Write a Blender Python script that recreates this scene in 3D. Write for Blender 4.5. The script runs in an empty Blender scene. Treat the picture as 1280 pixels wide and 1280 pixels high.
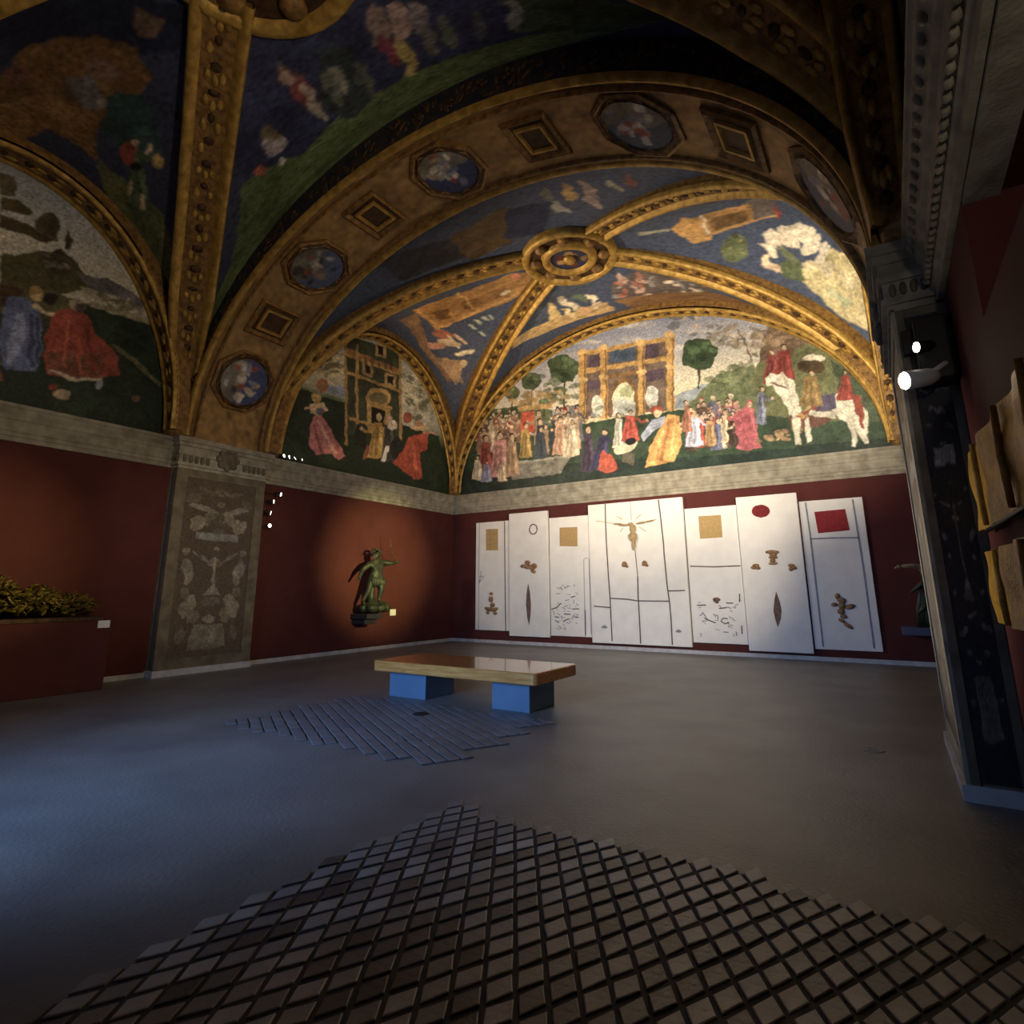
import bpy, math, random
import numpy as np
from mathutils import Matrix, Vector
random.seed(7); RNG = np.random.default_rng(7)
PI = math.pi
S = bpy.context.scene
COL = S.collection

# ------------------------------------------------------------------ camera, world, exposure
CAM_H = 1.6
FPX, CX, CY = 722.16, 640.0, 575.67
CAM = np.array([[0.84063428, 0.54158328, -0.00464291],
                [0.1221571, -0.18124415, 0.97582181],
                [-0.52764727, 0.82087643, 0.21851829]])      # rows: right, up, forward
cd = bpy.data.cameras.new('camera')
cam = bpy.data.objects.new('camera', cd)
COL.objects.link(cam)
cd.sensor_width = 36.0
cd.lens = FPX / 1280.0 * 36.0
cd.shift_y = (CY - 640.0) / 1280.0
cd.clip_start = 0.05
rot = Matrix([[CAM[0][i], CAM[1][i], -CAM[2][i]] for i in range(3)])
cam.matrix_world = Matrix.Translation((0, 0, CAM_H)) @ rot.to_4x4()
S.camera = cam
S.view_settings.view_transform = 'Standard'
S.view_settings.look = 'None'
S.view_settings.gamma = 1.0
S.view_settings.use_curve_mapping = False
S.view_settings.exposure = 0.45
W = bpy.data.worlds.new('world'); S.world = W; W.use_nodes = True
W.node_tree.nodes['Background'].inputs[0].default_value = (0.35, 0.55, 1.0, 1)
W.node_tree.nodes['Background'].inputs[1].default_value = 1.0

# ------------------------------------------------------------------ room dimensions (metres)
XL, XR = -12.264, 0.69            # left and right wall planes
YB, YF = 15.38, -0.60             # back wall, wall behind the camera
YA, YC = 6.034, 8.0               # near and far side of the transverse arch
ZB, ZT = 4.10, 4.724              # cornice bottom and top
PL, PR = 0.285, 0.40              # pilaster projections
XM = (XL + XR) / 2
AX = (XR - XL) / 2                # half width of a bay
NYM, NAY = (YF + YA) / 2, (YA - YF) / 2
FYM, FAY = (YC + YB) / 2, (YB - YC) / 2
HA, HB, HG, HC = 4.85, 4.45, 4.65, 5.13
SA, SH = 6.10, 4.30               # soffit ellipse of the transverse arch
SX = -5.83

def area_light(name, loc, target, power, color, sx, sy):
    d = bpy.data.lights.new(name, 'AREA'); d.shape = 'RECTANGLE'; d.size = sx; d.size_y = sy
    d.energy = power; d.color = color
    o = bpy.data.objects.new(name, d); COL.objects.link(o)
    o.location = loc
    o.rotation_euler = (Vector(target) - Vector(loc)).to_track_quat('-Z', 'Y').to_euler()
    d.spread = math.radians(92)
    return o
DAY = (0.33, 0.55, 1.0)
area_light('daylight_front', (-6.0, YF - 0.9, 2.7), (-5.6, 6.5, 1.3), 150, DAY, 2.4, 2.4)

def spot(name, loc, target, power, angle, blend=0.6, color=(1.0, 0.72, 0.42), radius=0.05, parent=None):
    d = bpy.data.lights.new(name, 'SPOT'); d.energy = power; d.spot_size = math.radians(angle)
    d.spot_blend = blend; d.color = color; d.shadow_soft_size = radius
    o = bpy.data.objects.new(name, d); COL.objects.link(o)
    o.location = loc
    o.rotation_euler = (Vector(target) - Vector(loc)).to_track_quat('-Z', 'Y').to_euler()
    if parent is not None:
        o.parent = parent; o.matrix_parent_inverse = Matrix.Translation(-Vector(parent.location))
    return o

# ------------------------------------------------------------------ materials
def lin(c):
    c = np.asarray(c, float) / 255.0
    return np.where(c <= 0.04045, c / 12.92, ((c + 0.055) / 1.055) ** 2.4)
def rgb(*c):
    return tuple(float(v) for v in lin(c))
def new_mat(name):
    m = bpy.data.materials.new(name); m.use_nodes = True
    nt = m.node_tree; b = nt.nodes['Principled BSDF']
    return m, nt, b
def noise_mat(name, c1, c2, scale=4.0, rough=0.6, metal=0.0, bump=0.0, bscale=None, detail=6.0, spec=0.4, rnd=0.0, coat=0.0):
    m, nt, b = new_mat(name)
    tc = nt.nodes.new('ShaderNodeTexCoord')
    n = nt.nodes.new('ShaderNodeTexNoise'); n.inputs['Scale'].default_value = scale; n.inputs['Detail'].default_value = detail
    nt.links.new(tc.outputs['Object'], n.inputs['Vector'])
    r = nt.nodes.new('ShaderNodeValToRGB')
    r.color_ramp.elements[0].position = 0.32; r.color_ramp.elements[1].position = 0.68
    r.color_ramp.elements[0].color = (*c1, 1); r.color_ramp.elements[1].color = (*c2, 1)
    nt.links.new(n.outputs['Fac'], r.inputs['Fac'])
    out = r.outputs['Color']
    if rnd:
        oi = nt.nodes.new('ShaderNodeObjectInfo')
        mr = nt.nodes.new('ShaderNodeMapRange'); mr.inputs['To Min'].default_value = 1 - rnd; mr.inputs['To Max'].default_value = 1 + rnd
        nt.links.new(oi.outputs['Random'], mr.inputs['Value'])
        hs = nt.nodes.new('ShaderNodeHueSaturation'); nt.links.new(out, hs.inputs['Color']); nt.links.new(mr.outputs['Result'], hs.inputs['Value'])
        out = hs.outputs['Color']
    nt.links.new(out, b.inputs['Base Color'])
    b.inputs['Roughness'].default_value = rough; b.inputs['Metallic'].default_value = metal
    b.inputs['Specular IOR Level'].default_value = spec
    if coat: b.inputs['Coat Weight'].default_value = coat; b.inputs['Coat Roughness'].default_value = 0.12
    if bump:
        n2 = nt.nodes.new('ShaderNodeTexNoise'); n2.inputs['Scale'].default_value = bscale or scale * 6; n2.inputs['Detail'].default_value = 4
        nt.links.new(tc.outputs['Object'], n2.inputs['Vector'])
        bp = nt.nodes.new('ShaderNodeBump'); bp.inputs['Strength'].default_value = bump; bp.inputs['Distance'].default_value = 0.02
        nt.links.new(n2.outputs['Fac'], bp.inputs['Height']); nt.links.new(bp.outputs['Normal'], b.inputs['Normal'])
    return m
def paint_mat(name, rough=0.55, spec=0.3, metal=0.0, bump=0.15):
    m, nt, b = new_mat(name)
    a = nt.nodes.new('ShaderNodeAttribute'); a.attribute_name = 'paint'
    tc = nt.nodes.new('ShaderNodeTexCoord')
    n = nt.nodes.new('ShaderNodeTexNoise'); n.inputs['Scale'].default_value = 9; n.inputs['Detail'].default_value = 8
    nt.links.new(tc.outputs['Object'], n.inputs['Vector'])
    mr = nt.nodes.new('ShaderNodeMapRange'); mr.inputs['To Min'].default_value = 0.7; mr.inputs['To Max'].default_value = 1.3
    nt.links.new(n.outputs['Fac'], mr.inputs['Value'])
    hs = nt.nodes.new('ShaderNodeHueSaturation'); nt.links.new(a.outputs['Color'], hs.inputs['Color']); nt.links.new(mr.outputs['Result'], hs.inputs['Value'])
    nt.links.new(hs.outputs['Color'], b.inputs['Base Color'])
    b.inputs['Roughness'].default_value = rough; b.inputs['Specular IOR Level'].default_value = spec; b.inputs['Metallic'].default_value = metal
    bp = nt.nodes.new('ShaderNodeBump'); bp.inputs['Strength'].default_value = bump; bp.inputs['Distance'].default_value = 0.02
    nt.links.new(n.outputs['Fac'], bp.inputs['Height']); nt.links.new(bp.outputs['Normal'], b.inputs['Normal'])
    return m
def emit_mat(name, c, s):
    m, nt, b = new_mat(name)
    b.inputs['Base Color'].default_value = (*c, 1)
    b.inputs['Emission Color'].default_value = (*c, 1); b.inputs['Emission Strength'].default_value = s
    return m
M = {}
M['red_wall'] = noise_mat('red_wall_fabric', rgb(82, 43, 41), rgb(90, 48, 45), 2.0, 0.85, bump=0.25, bscale=160, spec=0.15)
M['stone'] = noise_mat('grey_carved_stone', rgb(128, 122, 106), rgb(168, 162, 144), 5.0, 0.8, bump=0.35, bscale=30)
M['stone_dark'] = noise_mat('weathered_stone', rgb(86, 78, 64), rgb(120, 110, 92), 4.0, 0.8, bump=0.35, bscale=24)
M['base_white'] = noise_mat('pale_marble_skirting', rgb(170, 170, 172), rgb(200, 200, 200), 6.0, 0.5)
M['gold'] = noise_mat('gilded_stucco', rgb(146, 112, 48), rgb(202, 164, 84), 7.0, 0.42, metal=0.3, bump=0.5, bscale=40)
M['gold_band'] = noise_mat('gilded_band', rgb(100, 72, 38), rgb(160, 122, 66), 10.0, 0.5, metal=0.2, bump=0.8, bscale=26)
M['gold_dark'] = noise_mat('darkened_gilding', rgb(52, 36, 22), rgb(88, 62, 34), 10.0, 0.55, metal=0.2, bump=0.6, bscale=30)
M['soffit'] = noise_mat('brown_gilt_soffit', rgb(96, 64, 24), rgb(150, 104, 42), 3.5, 0.5, metal=0.3, bump=0.6, bscale=22)
M['paint'] = paint_mat('fresco_paint')
M['plaster'] = noise_mat('plain_plaster', rgb(96, 84, 62), rgb(120, 104, 78), 3, 0.8)
M['white'] = noise_mat('white_painted_panel', rgb(228, 226, 220), rgb(238, 236, 230), 3, 0.55, bump=0.08, bscale=60)
M['wood'] = None
M['leg'] = noise_mat('grey_blue_metal_block', rgb(98, 124, 150), rgb(106, 132, 158), 3, 0.45, spec=0.5)
M['black'] = noise_mat('black_metal', rgb(16, 16, 17), rgb(22, 22, 24), 5, 0.5)
M['spot_white'] = noise_mat('white_lamp_metal', rgb(190, 190, 195), rgb(205, 205, 210), 5, 0.4)
M['bronze'] = noise_mat('green_bronze', rgb(34, 40, 30), rgb(66, 70, 52), 7, 0.45, metal=0.2, bump=0.4, bscale=40)
M['bronze_gold'] = noise_mat('olive_gilt_bronze', rgb(60, 54, 20), rgb(140, 116, 52), 9, 0.45, metal=0.4, bump=0.5, bscale=40)
M['stone_fig'] = noise_mat('tan_carved_wood', rgb(120, 106, 80), rgb(168, 150, 116), 7, 0.6, bump=0.4, bscale=40)
M['dark_base'] = noise_mat('dark_shelf', rgb(34, 32, 40), rgb(44, 42, 50), 5, 0.6)
M['slate_shelf'] = noise_mat('blue_grey_shelf', rgb(70, 74, 98), rgb(80, 84, 108), 5, 0.6)
M['label'] = noise_mat('white_label', rgb(232, 230, 222), rgb(240, 238, 232), 6, 0.6)
M['floor'] = noise_mat('grey_floor_terracotta', rgb(104, 103, 102), rgb(128, 127, 124), 1.1, 0.42, bump=0.25, bscale=30, spec=0.45)
M['tile'] = noise_mat('glazed_floor_tile', rgb(124, 124, 124), rgb(150, 148, 146), 2.2, 0.4, bump=0.2, bscale=40, rnd=0.75, spec=0.45)
M['grout'] = noise_mat('dark_tile_bed', rgb(62, 62, 66), rgb(76, 76, 80), 6, 0.8)
M['tile_far'] = noise_mat('worn_floor_tile', rgb(104, 103, 106), rgb(124, 122, 124), 3.0, 0.45, bump=0.2, bscale=40, rnd=0.12)
M['gild_cloth'] = noise_mat('gold_brocade', rgb(160, 120, 36), rgb(206, 160, 62), 9, 0.5, metal=0.15, bump=0.5, bscale=50)
M['glass'] = None
M['ink'] = noise_mat('dark_crack_line', rgb(92, 82, 76), rgb(110, 100, 92), 8, 0.8)
M['ink_faint'] = noise_mat('faint_grey_line', rgb(168, 164, 164), rgb(180, 176, 176), 8, 0.8)
M['ink_blue'] = noise_mat('blue_grey_mark', rgb(120, 128, 146), rgb(150, 156, 170), 8, 0.8)
M['tan'] = noise_mat('tan_burlap_patch', rgb(168, 140, 94), rgb(196, 166, 112), 30, 0.8, bump=0.5, bscale=120)
M['brown_rel'] = noise_mat('brown_relief', rgb(126, 92, 62), rgb(168, 132, 94), 18, 0.6, bump=0.4, bscale=70)
M['pale_fig'] = noise_mat('pale_brown_relief', rgb(150, 124, 88), rgb(188, 164, 122), 18, 0.6, bump=0.4, bscale=70)
M['slit'] = noise_mat('brown_grey_slit', rgb(98, 78, 70), rgb(124, 102, 92), 14, 0.8)
M['crimson'] = noise_mat('crimson_patch', rgb(128, 26, 34), rgb(150, 36, 42), 14, 0.7, bump=0.3, bscale=60)
M['crimson_dark'] = noise_mat('dark_red_disc', rgb(96, 14, 18), rgb(130, 28, 28), 14, 0.7, bump=0.4, bscale=60)
M['lamp_on'] = emit_mat('lit_lamp_lens', (1.0, 0.86, 0.62), 14.0)
M['lamp_on_bright'] = emit_mat('bright_lamp_lens', (1.0, 0.88, 0.66), 55.0)
M['lamp_on_small'] = emit_mat('lit_small_lens', (1.0, 0.9, 0.7), 9.0)
def wood_mat():
    m, nt, b = new_mat('polished_honey_wood')
    tc = nt.nodes.new('ShaderNodeTexCoord'); mp = nt.nodes.new('ShaderNodeMapping')
    mp.inputs['Scale'].default_value = (1.2, 14, 14); nt.links.new(tc.outputs['Object'], mp.inputs['Vector'])
    n = nt.nodes.new('ShaderNodeTexNoise'); n.inputs['Scale'].default_value = 2.2; n.inputs['Detail'].default_value = 8; n.inputs['Distortion'].default_value = 0.6
    nt.links.new(mp.outputs['Vector'], n.inputs['Vector'])
    r = nt.nodes.new('ShaderNodeValToRGB')
    r.color_ramp.elements[0].color = (*rgb(206, 132, 62), 1); r.color_ramp.elements[1].color = (*rgb(246, 178, 100), 1)
    r.color_ramp.elements[0].position = 0.3; r.color_ramp.elements[1].position = 0.7
    nt.links.new(n.outputs['Fac'], r.inputs['Fac']); nt.links.new(r.outputs['Color'], b.inputs['Base Color'])
    b.inputs['Roughness'].default_value = 0.2; b.inputs['Specular IOR Level'].default_value = 0.6
    b.inputs['Coat Weight'].default_value = 0.8; b.inputs['Coat Roughness'].default_value = 0.06
    return m
M['wood'] = wood_mat()
def glass_mat():
    m, nt, b = new_mat('window_glass')
    o = nt.nodes['Material Output']
    t = nt.nodes.new('ShaderNodeBsdfTransparent'); t.inputs[0].default_value = (0.9, 0.95, 1, 1)
    g = nt.nodes.new('ShaderNodeBsdfGlossy'); g.inputs['Roughness'].default_value = 0.05
    mx = nt.nodes.new('ShaderNodeMixShader'); mx.inputs[0].default_value = 0.08
    nt.links.new(t.outputs[0], mx.inputs[1]); nt.links.new(g.outputs[0], mx.inputs[2]); nt.links.new(mx.outputs[0], o.inputs['Surface'])
    return m
M['glass'] = glass_mat()

# ------------------------------------------------------------------ object helpers
def tag(o, label=None, cat=None, group=None, kind=None):
    if label: o['label'] = label
    if cat: o['category'] = cat
    if group: o['group'] = group
    if kind: o['kind'] = kind
    return o
def empty(name, loc, label=None, cat=None, group=None, kind=None):
    o = bpy.data.objects.new(name, None); COL.objects.link(o); o.location = loc
    o.empty_display_size = 0.2
    return tag(o, label, cat, group, kind)
def world_off(p):
    v = np.zeros(3)
    while p is not None:
        v += np.array(p.location); p = p.parent
    return v
def link_mesh(name, verts, faces, mat, parent=None, smooth=False, origin=None):
    off = world_off(parent)
    loc = np.zeros(3)
    if parent is None and origin is not None:
        loc = np.asarray(origin, float); off = loc
    v = np.asarray(verts, float).reshape(-1, 3) - off
    me = bpy.data.meshes.new(name)
    me.from_pydata(v.tolist(), [], [tuple(int(i) for i in f) for f in faces])
    me.update()
    if smooth: me.polygons.foreach_set('use_smooth', [True] * len(me.polygons))
    if mat is not None: me.materials.append(mat)
    o = bpy.data.objects.new(name, me); COL.objects.link(o)
    o.parent = parent; o.location = loc
    return o
class MB:
    def __init__(s): s.v = []; s.f = []
    def add(s, V, F):
        n = len(s.v); s.v += [tuple(map(float, p)) for p in V]; s.f += [tuple(i + n for i in f) for f in F]; return s
    def box(s, a, b, bev=0.0):
        x0, y0, z0 = a; x1, y1, z1 = b
        if bev <= 0:
            V = [(x0, y0, z0), (x1, y0, z0), (x1, y1, z0), (x0, y1, z0), (x0, y0, z1), (x1, y0, z1), (x1, y1, z1), (x0, y1, z1)]
            F = [(0, 3, 2, 1), (4, 5, 6, 7), (0, 1, 5, 4), (1, 2, 6, 5), (2, 3, 7, 6), (3, 0, 4, 7)]
            return s.add(V, F)
        e = bev
        def ring(z, i): return [(x0 + i, y0 + e + 0, z), (x0 + e + 0, y0 + i, z), (x1 - e, y0 + i, z), (x1 - i, y0 + e, z), (x1 - i, y1 - e, z), (x1 - e, y1 - i, z), (x0 + e, y1 - i, z), (x0 + i, y1 - e, z)]
        def ring2(z): return [(x0 + e, y0 + e, z)] * 2 + [(x1 - e, y0 + e, z)] * 2 + [(x1 - e, y1 - e, z)] * 2 + [(x0 + e, y1 - e, z)] * 2
        h = e * 0.0
        rings = [[(p[0], p[1], z0) for p in ring(z0, e * .6)], ring(z0 + e, h), ring(z1 - e, h), [(p[0], p[1], z1) for p in ring(z1, e * .6)]]
        return s.loft(rings, True, True)
    def loft(s, rings, closed=True, caps=False):
        n = len(rings[0]); V = [p for r in rings for p in r]; F = []
        for i in range(len(rings) - 1):
            for j in range(n if closed else n - 1):
                k = (j + 1) % n
                F.append((i * n + j, i * n + k, (i + 1) * n + k, (i + 1) * n + j))
        if caps:
            F.append(tuple(range(n))[::-1]); F.append(tuple((len(rings) - 1) * n + j for j in range(n)))
        return s.add(V, F)
    def tube(s, pts, rad, n=8, caps=True):
        pts = [np.asarray(p, float) for p in pts]
        if np.isscalar(rad): rad = [rad] * len(pts)
        rings = []
        for i, p in enumerate(pts):
            t = pts[min(i + 1, len(pts) - 1)] - pts[max(i - 1, 0)]; t = t / (np.linalg.norm(t) + 1e-9)
            a = np.cross(t, (0, 0, 1)) if abs(t[2]) < 0.9 else np.cross(t, (1, 0, 0)); a /= np.linalg.norm(a); b = np.cross(t, a)
            rings.append([p + rad[i] * (math.cos(q) * a + math.sin(q) * b) for q in np.linspace(0, 2 * PI, n, endpoint=False)])
        return s.loft(rings, True, caps)
    def ell(s, c, r, n=8, m=6, rotm=None):
        c = np.asarray(c, float); rings = []
        for i in range(m + 1):
            ph = -PI / 2 + PI * i / m; ph = max(min(ph, PI / 2 - .02), -PI / 2 + .02)
            ring = []
            for q in np.linspace(0, 2 * PI, n, endpoint=False):
                p = np.array([math.cos(ph) * math.cos(q) * r[0], math.cos(ph) * math.sin(q) * r[1], math.sin(ph) * r[2]])
                if rotm is not None: p = rotm @ p
                ring.append(c + p)
            rings.append(ring)
        return s.loft(rings, True, True)
    def prism(s, poly, d):                      # poly: list of 3D points (planar), d: extrude vector
        d = np.asarray(d, float); A = [np.asarray(p, float) for p in poly]
        return s.loft([A, [p + d for p in A]], True, True)
    def build(s, name, mat, parent=None, smooth=False, origin=None, kind=None):
        o = link_mesh(name, s.v, s.f, mat, parent, smooth, origin)
        if kind: o['kind'] = kind
        return o
def copy_tree(o, parent=None):
    c = o.copy(); COL.objects.link(c); c.parent = parent
    for ch in list(o.children): copy_tree(ch, c)
    return c

# ---- a point of the photograph to a point of a wall, floor or vault (metres)
def ray(px, py):
    return CAM.T @ np.array([(px - CX) / FPX, -(py - CY) / FPX, 1.0])
O0 = np.array([0, 0, CAM_H])
def onX(px, py, X): d = ray(px, py); return O0 + d * (X / d[0])
def onY(px, py, Y): d = ray(px, py); return O0 + d * (Y / d[1])
def onZ(px, py, Z): d = ray(px, py); return O0 + d * ((Z - CAM_H) / d[2])

# ------------------------------------------------------------------ vault heights
def vault_z(X, Y, ym, ay):
    u = np.clip(np.abs((X - XM) / AX), 0, 1); v = np.clip(np.abs((Y - ym) / ay), 0, 1)
    t = np.minimum(u, v)                                     # coordinate along the groin
    g = np.sqrt(np.maximum(1 - t * t, 0)) * (HG + (HC - HG) * (1 - t))
    wall = np.where(v >= u, HA, HB) * np.sqrt(np.maximum(1 - t * t, 0))
    w = np.where(t < 0.9999, (np.maximum(u, v) - t) / np.maximum(1 - t, 1e-6), 0)
    return ZT + g * (1 - w) + wall * w
def far_z(X, Y): return vault_z(X, Y, FYM, FAY)
def near_z(X, Y): return vault_z(X, Y, NYM, NAY)
TT = np.arange(2.0, 26.0, 0.02)
def onVault(px, py, zf, y0, y1):
    d = ray(px, py); P = O0[None] + TT[:, None] * d[None]
    ok = (P[:, 2] > zf(P[:, 0], P[:, 1])) & (P[:, 1] > y0) & (P[:, 1] < y1) & (P[:, 2] > ZT)
    i = int(np.argmax(ok)) if ok.any() else len(TT) - 1
    return P[i]

# ------------------------------------------------------------------ painter: pigment on a real surface, kept in surface coordinates
class Canvas:
    def __init__(s, u0, u1, v0, v1, nu, nv, mapper, ground):
        s.u0, s.u1, s.v0, s.v1, s.nu, s.nv, s.mp = u0, u1, v0, v1, nu, nv, mapper
        s.uu, s.vv = np.meshgrid(np.linspace(u0, u1, nu), np.linspace(v0, v1, nv), indexing='ij')
        s.a = np.zeros((nu, nv, 3)); s.a[:] = lin(ground)
        du, dv = (u1 - u0) / (nu - 1), (v1 - v0) / (nv - 1)
        s.wu = s.uu + du * .75 * (s.smooth(3) + .6 * s.smooth(9)); s.wv = s.vv + dv * .75 * (s.smooth(3) + .6 * s.smooth(9))
        s.tone = np.clip(1 + .10 * s.smooth(2) + .12 * s.smooth(5) + .08 * s.smooth(14), .55, 1.5)
    def smooth(s, r):
        n = RNG.normal(0, 1, (s.nu, s.nv))
        for ax in (0, 1):
            for _ in range(2):
                c = np.cumsum(np.concatenate([np.take(n, range(-r, 0), axis=ax), n, np.take(n, range(0, r + 1), axis=ax)], axis=ax), axis=ax)
                L = 2 * r + 1; m = n.shape[ax]
                n = (np.take(c, range(L - 1, L - 1 + m), axis=ax) - np.concatenate([np.zeros_like(np.take(c, [0], axis=ax)), np.take(c, range(0, m - 1), axis=ax)], axis=ax)) / L
        return n / (n.std() + 1e-9)
    def uv(s, pts): return np.array([s.mp(x, y) for x, y in pts])
    def _mask(s, Q):
        iu0 = max(int((Q[:, 0].min() - s.u0) / (s.u1 - s.u0) * (s.nu - 1)) - 1, 0); iu1 = min(int((Q[:, 0].max() - s.u0) / (s.u1 - s.u0) * (s.nu - 1)) + 2, s.nu)
        iv0 = max(int((Q[:, 1].min() - s.v0) / (s.v1 - s.v0) * (s.nv - 1)) - 1, 0); iv1 = min(int((Q[:, 1].max() - s.v0) / (s.v1 - s.v0) * (s.nv - 1)) + 2, s.nv)
        if iu1 <= iu0 or iv1 <= iv0: return None
        U = s.wu[iu0:iu1, iv0:iv1]; V = s.wv[iu0:iu1, iv0:iv1]
        ins = np.zeros(U.shape, bool)
        for i in range(len(Q)):
            (x1, y1), (x2, y2) = Q[i], Q[(i + 1) % len(Q)]
            if y1 == y2: continue
            c = ((V >= min(y1, y2)) & (V < max(y1, y2))) & (U < x1 + (V - y1) * (x2 - x1) / (y2 - y1))
            ins ^= c
        return (slice(iu0, iu1), slice(iv0, iv1)), ins
    def poly(s, pts, c, al=1.0):
        r = s._mask(s.uv(pts))
        if r is None: return
        sl, ins = r; A = s.a[sl]
        f = ins.astype(float)
        if min(f.shape) > 3:
            g = np.pad(f, 1, mode='edge'); f = (2 * f + g[:-2, 1:-1] + g[2:, 1:-1] + g[1:-1, :-2] + g[1:-1, 2:]) / 6
        f = (f * al)[..., None]
        A[:] = A * (1 - f) + lin(c) * s.tone[sl][..., None] * f
    def ell(s, x, y, rx, ry, c, al=1.0, rot=0, n=14, jit=0.0):
        t = np.linspace(0, 2 * PI, n, endpoint=False); k = 1 + jit * (RNG.random(n) - .5)
        X = rx * k * np.cos(t); Y = ry * k * np.sin(t); cr, sr = math.cos(rot), math.sin(rot)
        s.poly(list(zip(x + X * cr - Y * sr, y + X * sr + Y * cr)), c, al)
    def line(s, pts, w, c, al=1.0):
        for (x1, y1), (x2, y2) in zip(pts[:-1], pts[1:]):
            L = math.hypot(x2 - x1, y2 - y1) + 1e-6; nx, ny = -(y2 - y1) / L * w / 2, (x2 - x1) / L * w / 2
            s.poly([(x1 + nx, y1 + ny), (x2 + nx, y2 + ny), (x2 - nx, y2 - ny), (x1 - nx, y1 - ny)], c, al)
    def grad(s, stops):                           # colour by height (v)
        vs = [k for k, _ in stops]; cs = np.array([lin(c) for _, c in stops])
        for k in range(3): s.a[:, :, k] = np.interp(s.vv, vs, cs[:, k])
    def dabs(s, pts, n, size, cols, spread, al=0.7, flat=0.5):
        P = np.array(pts, float)
        for _ in range(n):
            k = RNG.integers(len(P)); x, y = P[k] + (RNG.random(2) - .5) * 2 * np.array(spread)
            z = size * (0.5 + RNG.random()); s.ell(x, y, z, z * flat, cols[RNG.integers(len(cols))], al, rot=RNG.random() * 1.2 - .6, n=7, jit=.5)
    def fig(s, x, y, h, robe, hair=(70, 50, 35), skin=(214, 178, 140), w=0.30, lean=0.0, arm=0):
        # a plain robed figure, foot at (x, y), h pixels tall
        L = lambda t: x + lean * h * t
        robe = np.array(robe); dk = robe * 0.62; lt = np.minimum(robe * 1.25 + 12, 255)
        ww = w * h * 0.5
        s.poly([(L(.84) - ww * .55, y - .82 * h), (L(.84) + ww * .55, y - .82 * h), (L(.5) + ww * .75, y - .5 * h), (x + ww * 1.15, y - .02 * h), (x + ww * .2, y + .02 * h), (x - ww * 1.1, y), (L(.5) - ww * .7, y - .5 * h)], robe)
        for q in (-.5, .05, .55):
            s.line([(L(.7) + q * ww * .6, y - .7 * h), (x + q * ww * 1.3, y - .06 * h)], max(.06 * h, .8), dk if q < .3 else lt, .55)
        if arm:
            s.line([(L(.78) + arm * ww * .5, y - .77 * h), (L(.6) + arm * ww * 1.4, y - .6 * h), (L(.62) + arm * ww * 2.1, y - .66 * h)], max(.07 * h, 1.0), robe * .9)
            s.ell(L(.62) + arm * ww * 2.2, y - .67 * h, .04 * h, .04 * h, skin)
        s.ell(L(.93), y - .94 * h, .075 * h, .075 * h, hair, n=9)
        s.ell(L(.92) + .008 * h, y - .905 * h, .055 * h, .07 * h, skin, n=9)
    def crowd(s, xs, ys, n, h, cols, hats=((70, 50, 35), (150, 40, 30), (225, 215, 190), (60, 60, 80))):
        P = sorted([(RNG.random(), RNG.random()) for _ in range(n)], key=lambda p: p[1])
        for a, b in P:
            x = xs[0] + a * (xs[1] - xs[0]); y = ys[0] + (ys[1] - ys[0]) * b + (ys[2] if len(ys) > 2 else 0) * a
            c = np.array(cols[RNG.integers(len(cols))]) * (.85 + .3 * RNG.random())
            s.fig(x, y, h * (.9 + .2 * RNG.random()), np.clip(c, 0, 255), hats[RNG.integers(len(hats))], lean=.1 * (RNG.random() - .5), w=.3, arm=[0, 1, -1][RNG.integers(3)])
    def tree(s, x, y, h, r, c, trunk=(70, 56, 36)):
        s.line([(x, y), (x + 1, y - h)], max(1.6, r * .12), trunk)
        c = np.array(c)
        s.ell(x, y - h, r, r * .85, c, n=18, jit=.25)
        for _ in range(14):
            a = RNG.random() * 6.28; q = RNG.random() ** .5 * r * .8
            s.ell(x + q * math.cos(a), y - h + q * .8 * math.sin(a), r * .2, r * .14, np.clip(c * (1.35 if math.sin(a) < 0 else .7), 0, 255), .7, n=7)
    def grain(s, amt=0.12, block=1):
        n = RNG.normal(0, 1, (s.nu, s.nv))
        n = (n + np.roll(n, 1, 0) + np.roll(n, 1, 1) + np.roll(np.roll(n, 1, 0), 1, 1)) / 2
        s.a *= np.clip(1 + amt * n, .4, 1.8)[:, :, None]

def grid_mesh(name, P, colors, mat, parent=None, mask=None, smooth=True):
    nu, nv = P.shape[:2]
    V = P.reshape(-1, 3) - world_off(parent)[None]
    idx = np.arange(nu * nv).reshape(nu, nv)
    F = np.stack([idx[:-1, :-1], idx[1:, :-1], idx[1:, 1:], idx[:-1, 1:]], -1)
    if mask is not None: F = F[mask]
    F = F.reshape(-1, 4)
    used = np.zeros(nu * nv, bool); used[F] = True
    new = np.cumsum(used) - 1
    V = V[used]; F = new[F]
    me = bpy.data.meshes.new(name)
    me.vertices.add(len(V)); me.vertices.foreach_set('co', V.astype(np.float32).ravel())
    me.loops.add(F.size); me.loops.foreach_set('vertex_index', F.astype(np.int32).ravel())
    me.polygons.add(len(F)); me.polygons.foreach_set('loop_start', (np.arange(len(F)) * 4).astype(np.int32))
    me.polygons.foreach_set('loop_total', np.full(len(F), 4, np.int32))
    me.update(calc_edges=True)
    if smooth: me.polygons.foreach_set('use_smooth', np.ones(len(F), bool))
    if colors is not None:
        C = colors.reshape(-1, 3)[used]
        lum = C @ np.array([.3, .55, .15]); C = (C * .70 + lum[:, None] * .30 * np.array([1.06, 1.0, .84]))
        at = me.color_attributes.new('paint', 'FLOAT_COLOR', 'POINT')
        at.data.foreach_set('color', np.concatenate([C, np.ones((len(C), 1))], 1).astype(np.float32).ravel())
    me.materials.append(mat)
    o = bpy.data.objects.new(name, me); COL.objects.link(o); o.parent = parent
    return o

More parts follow.
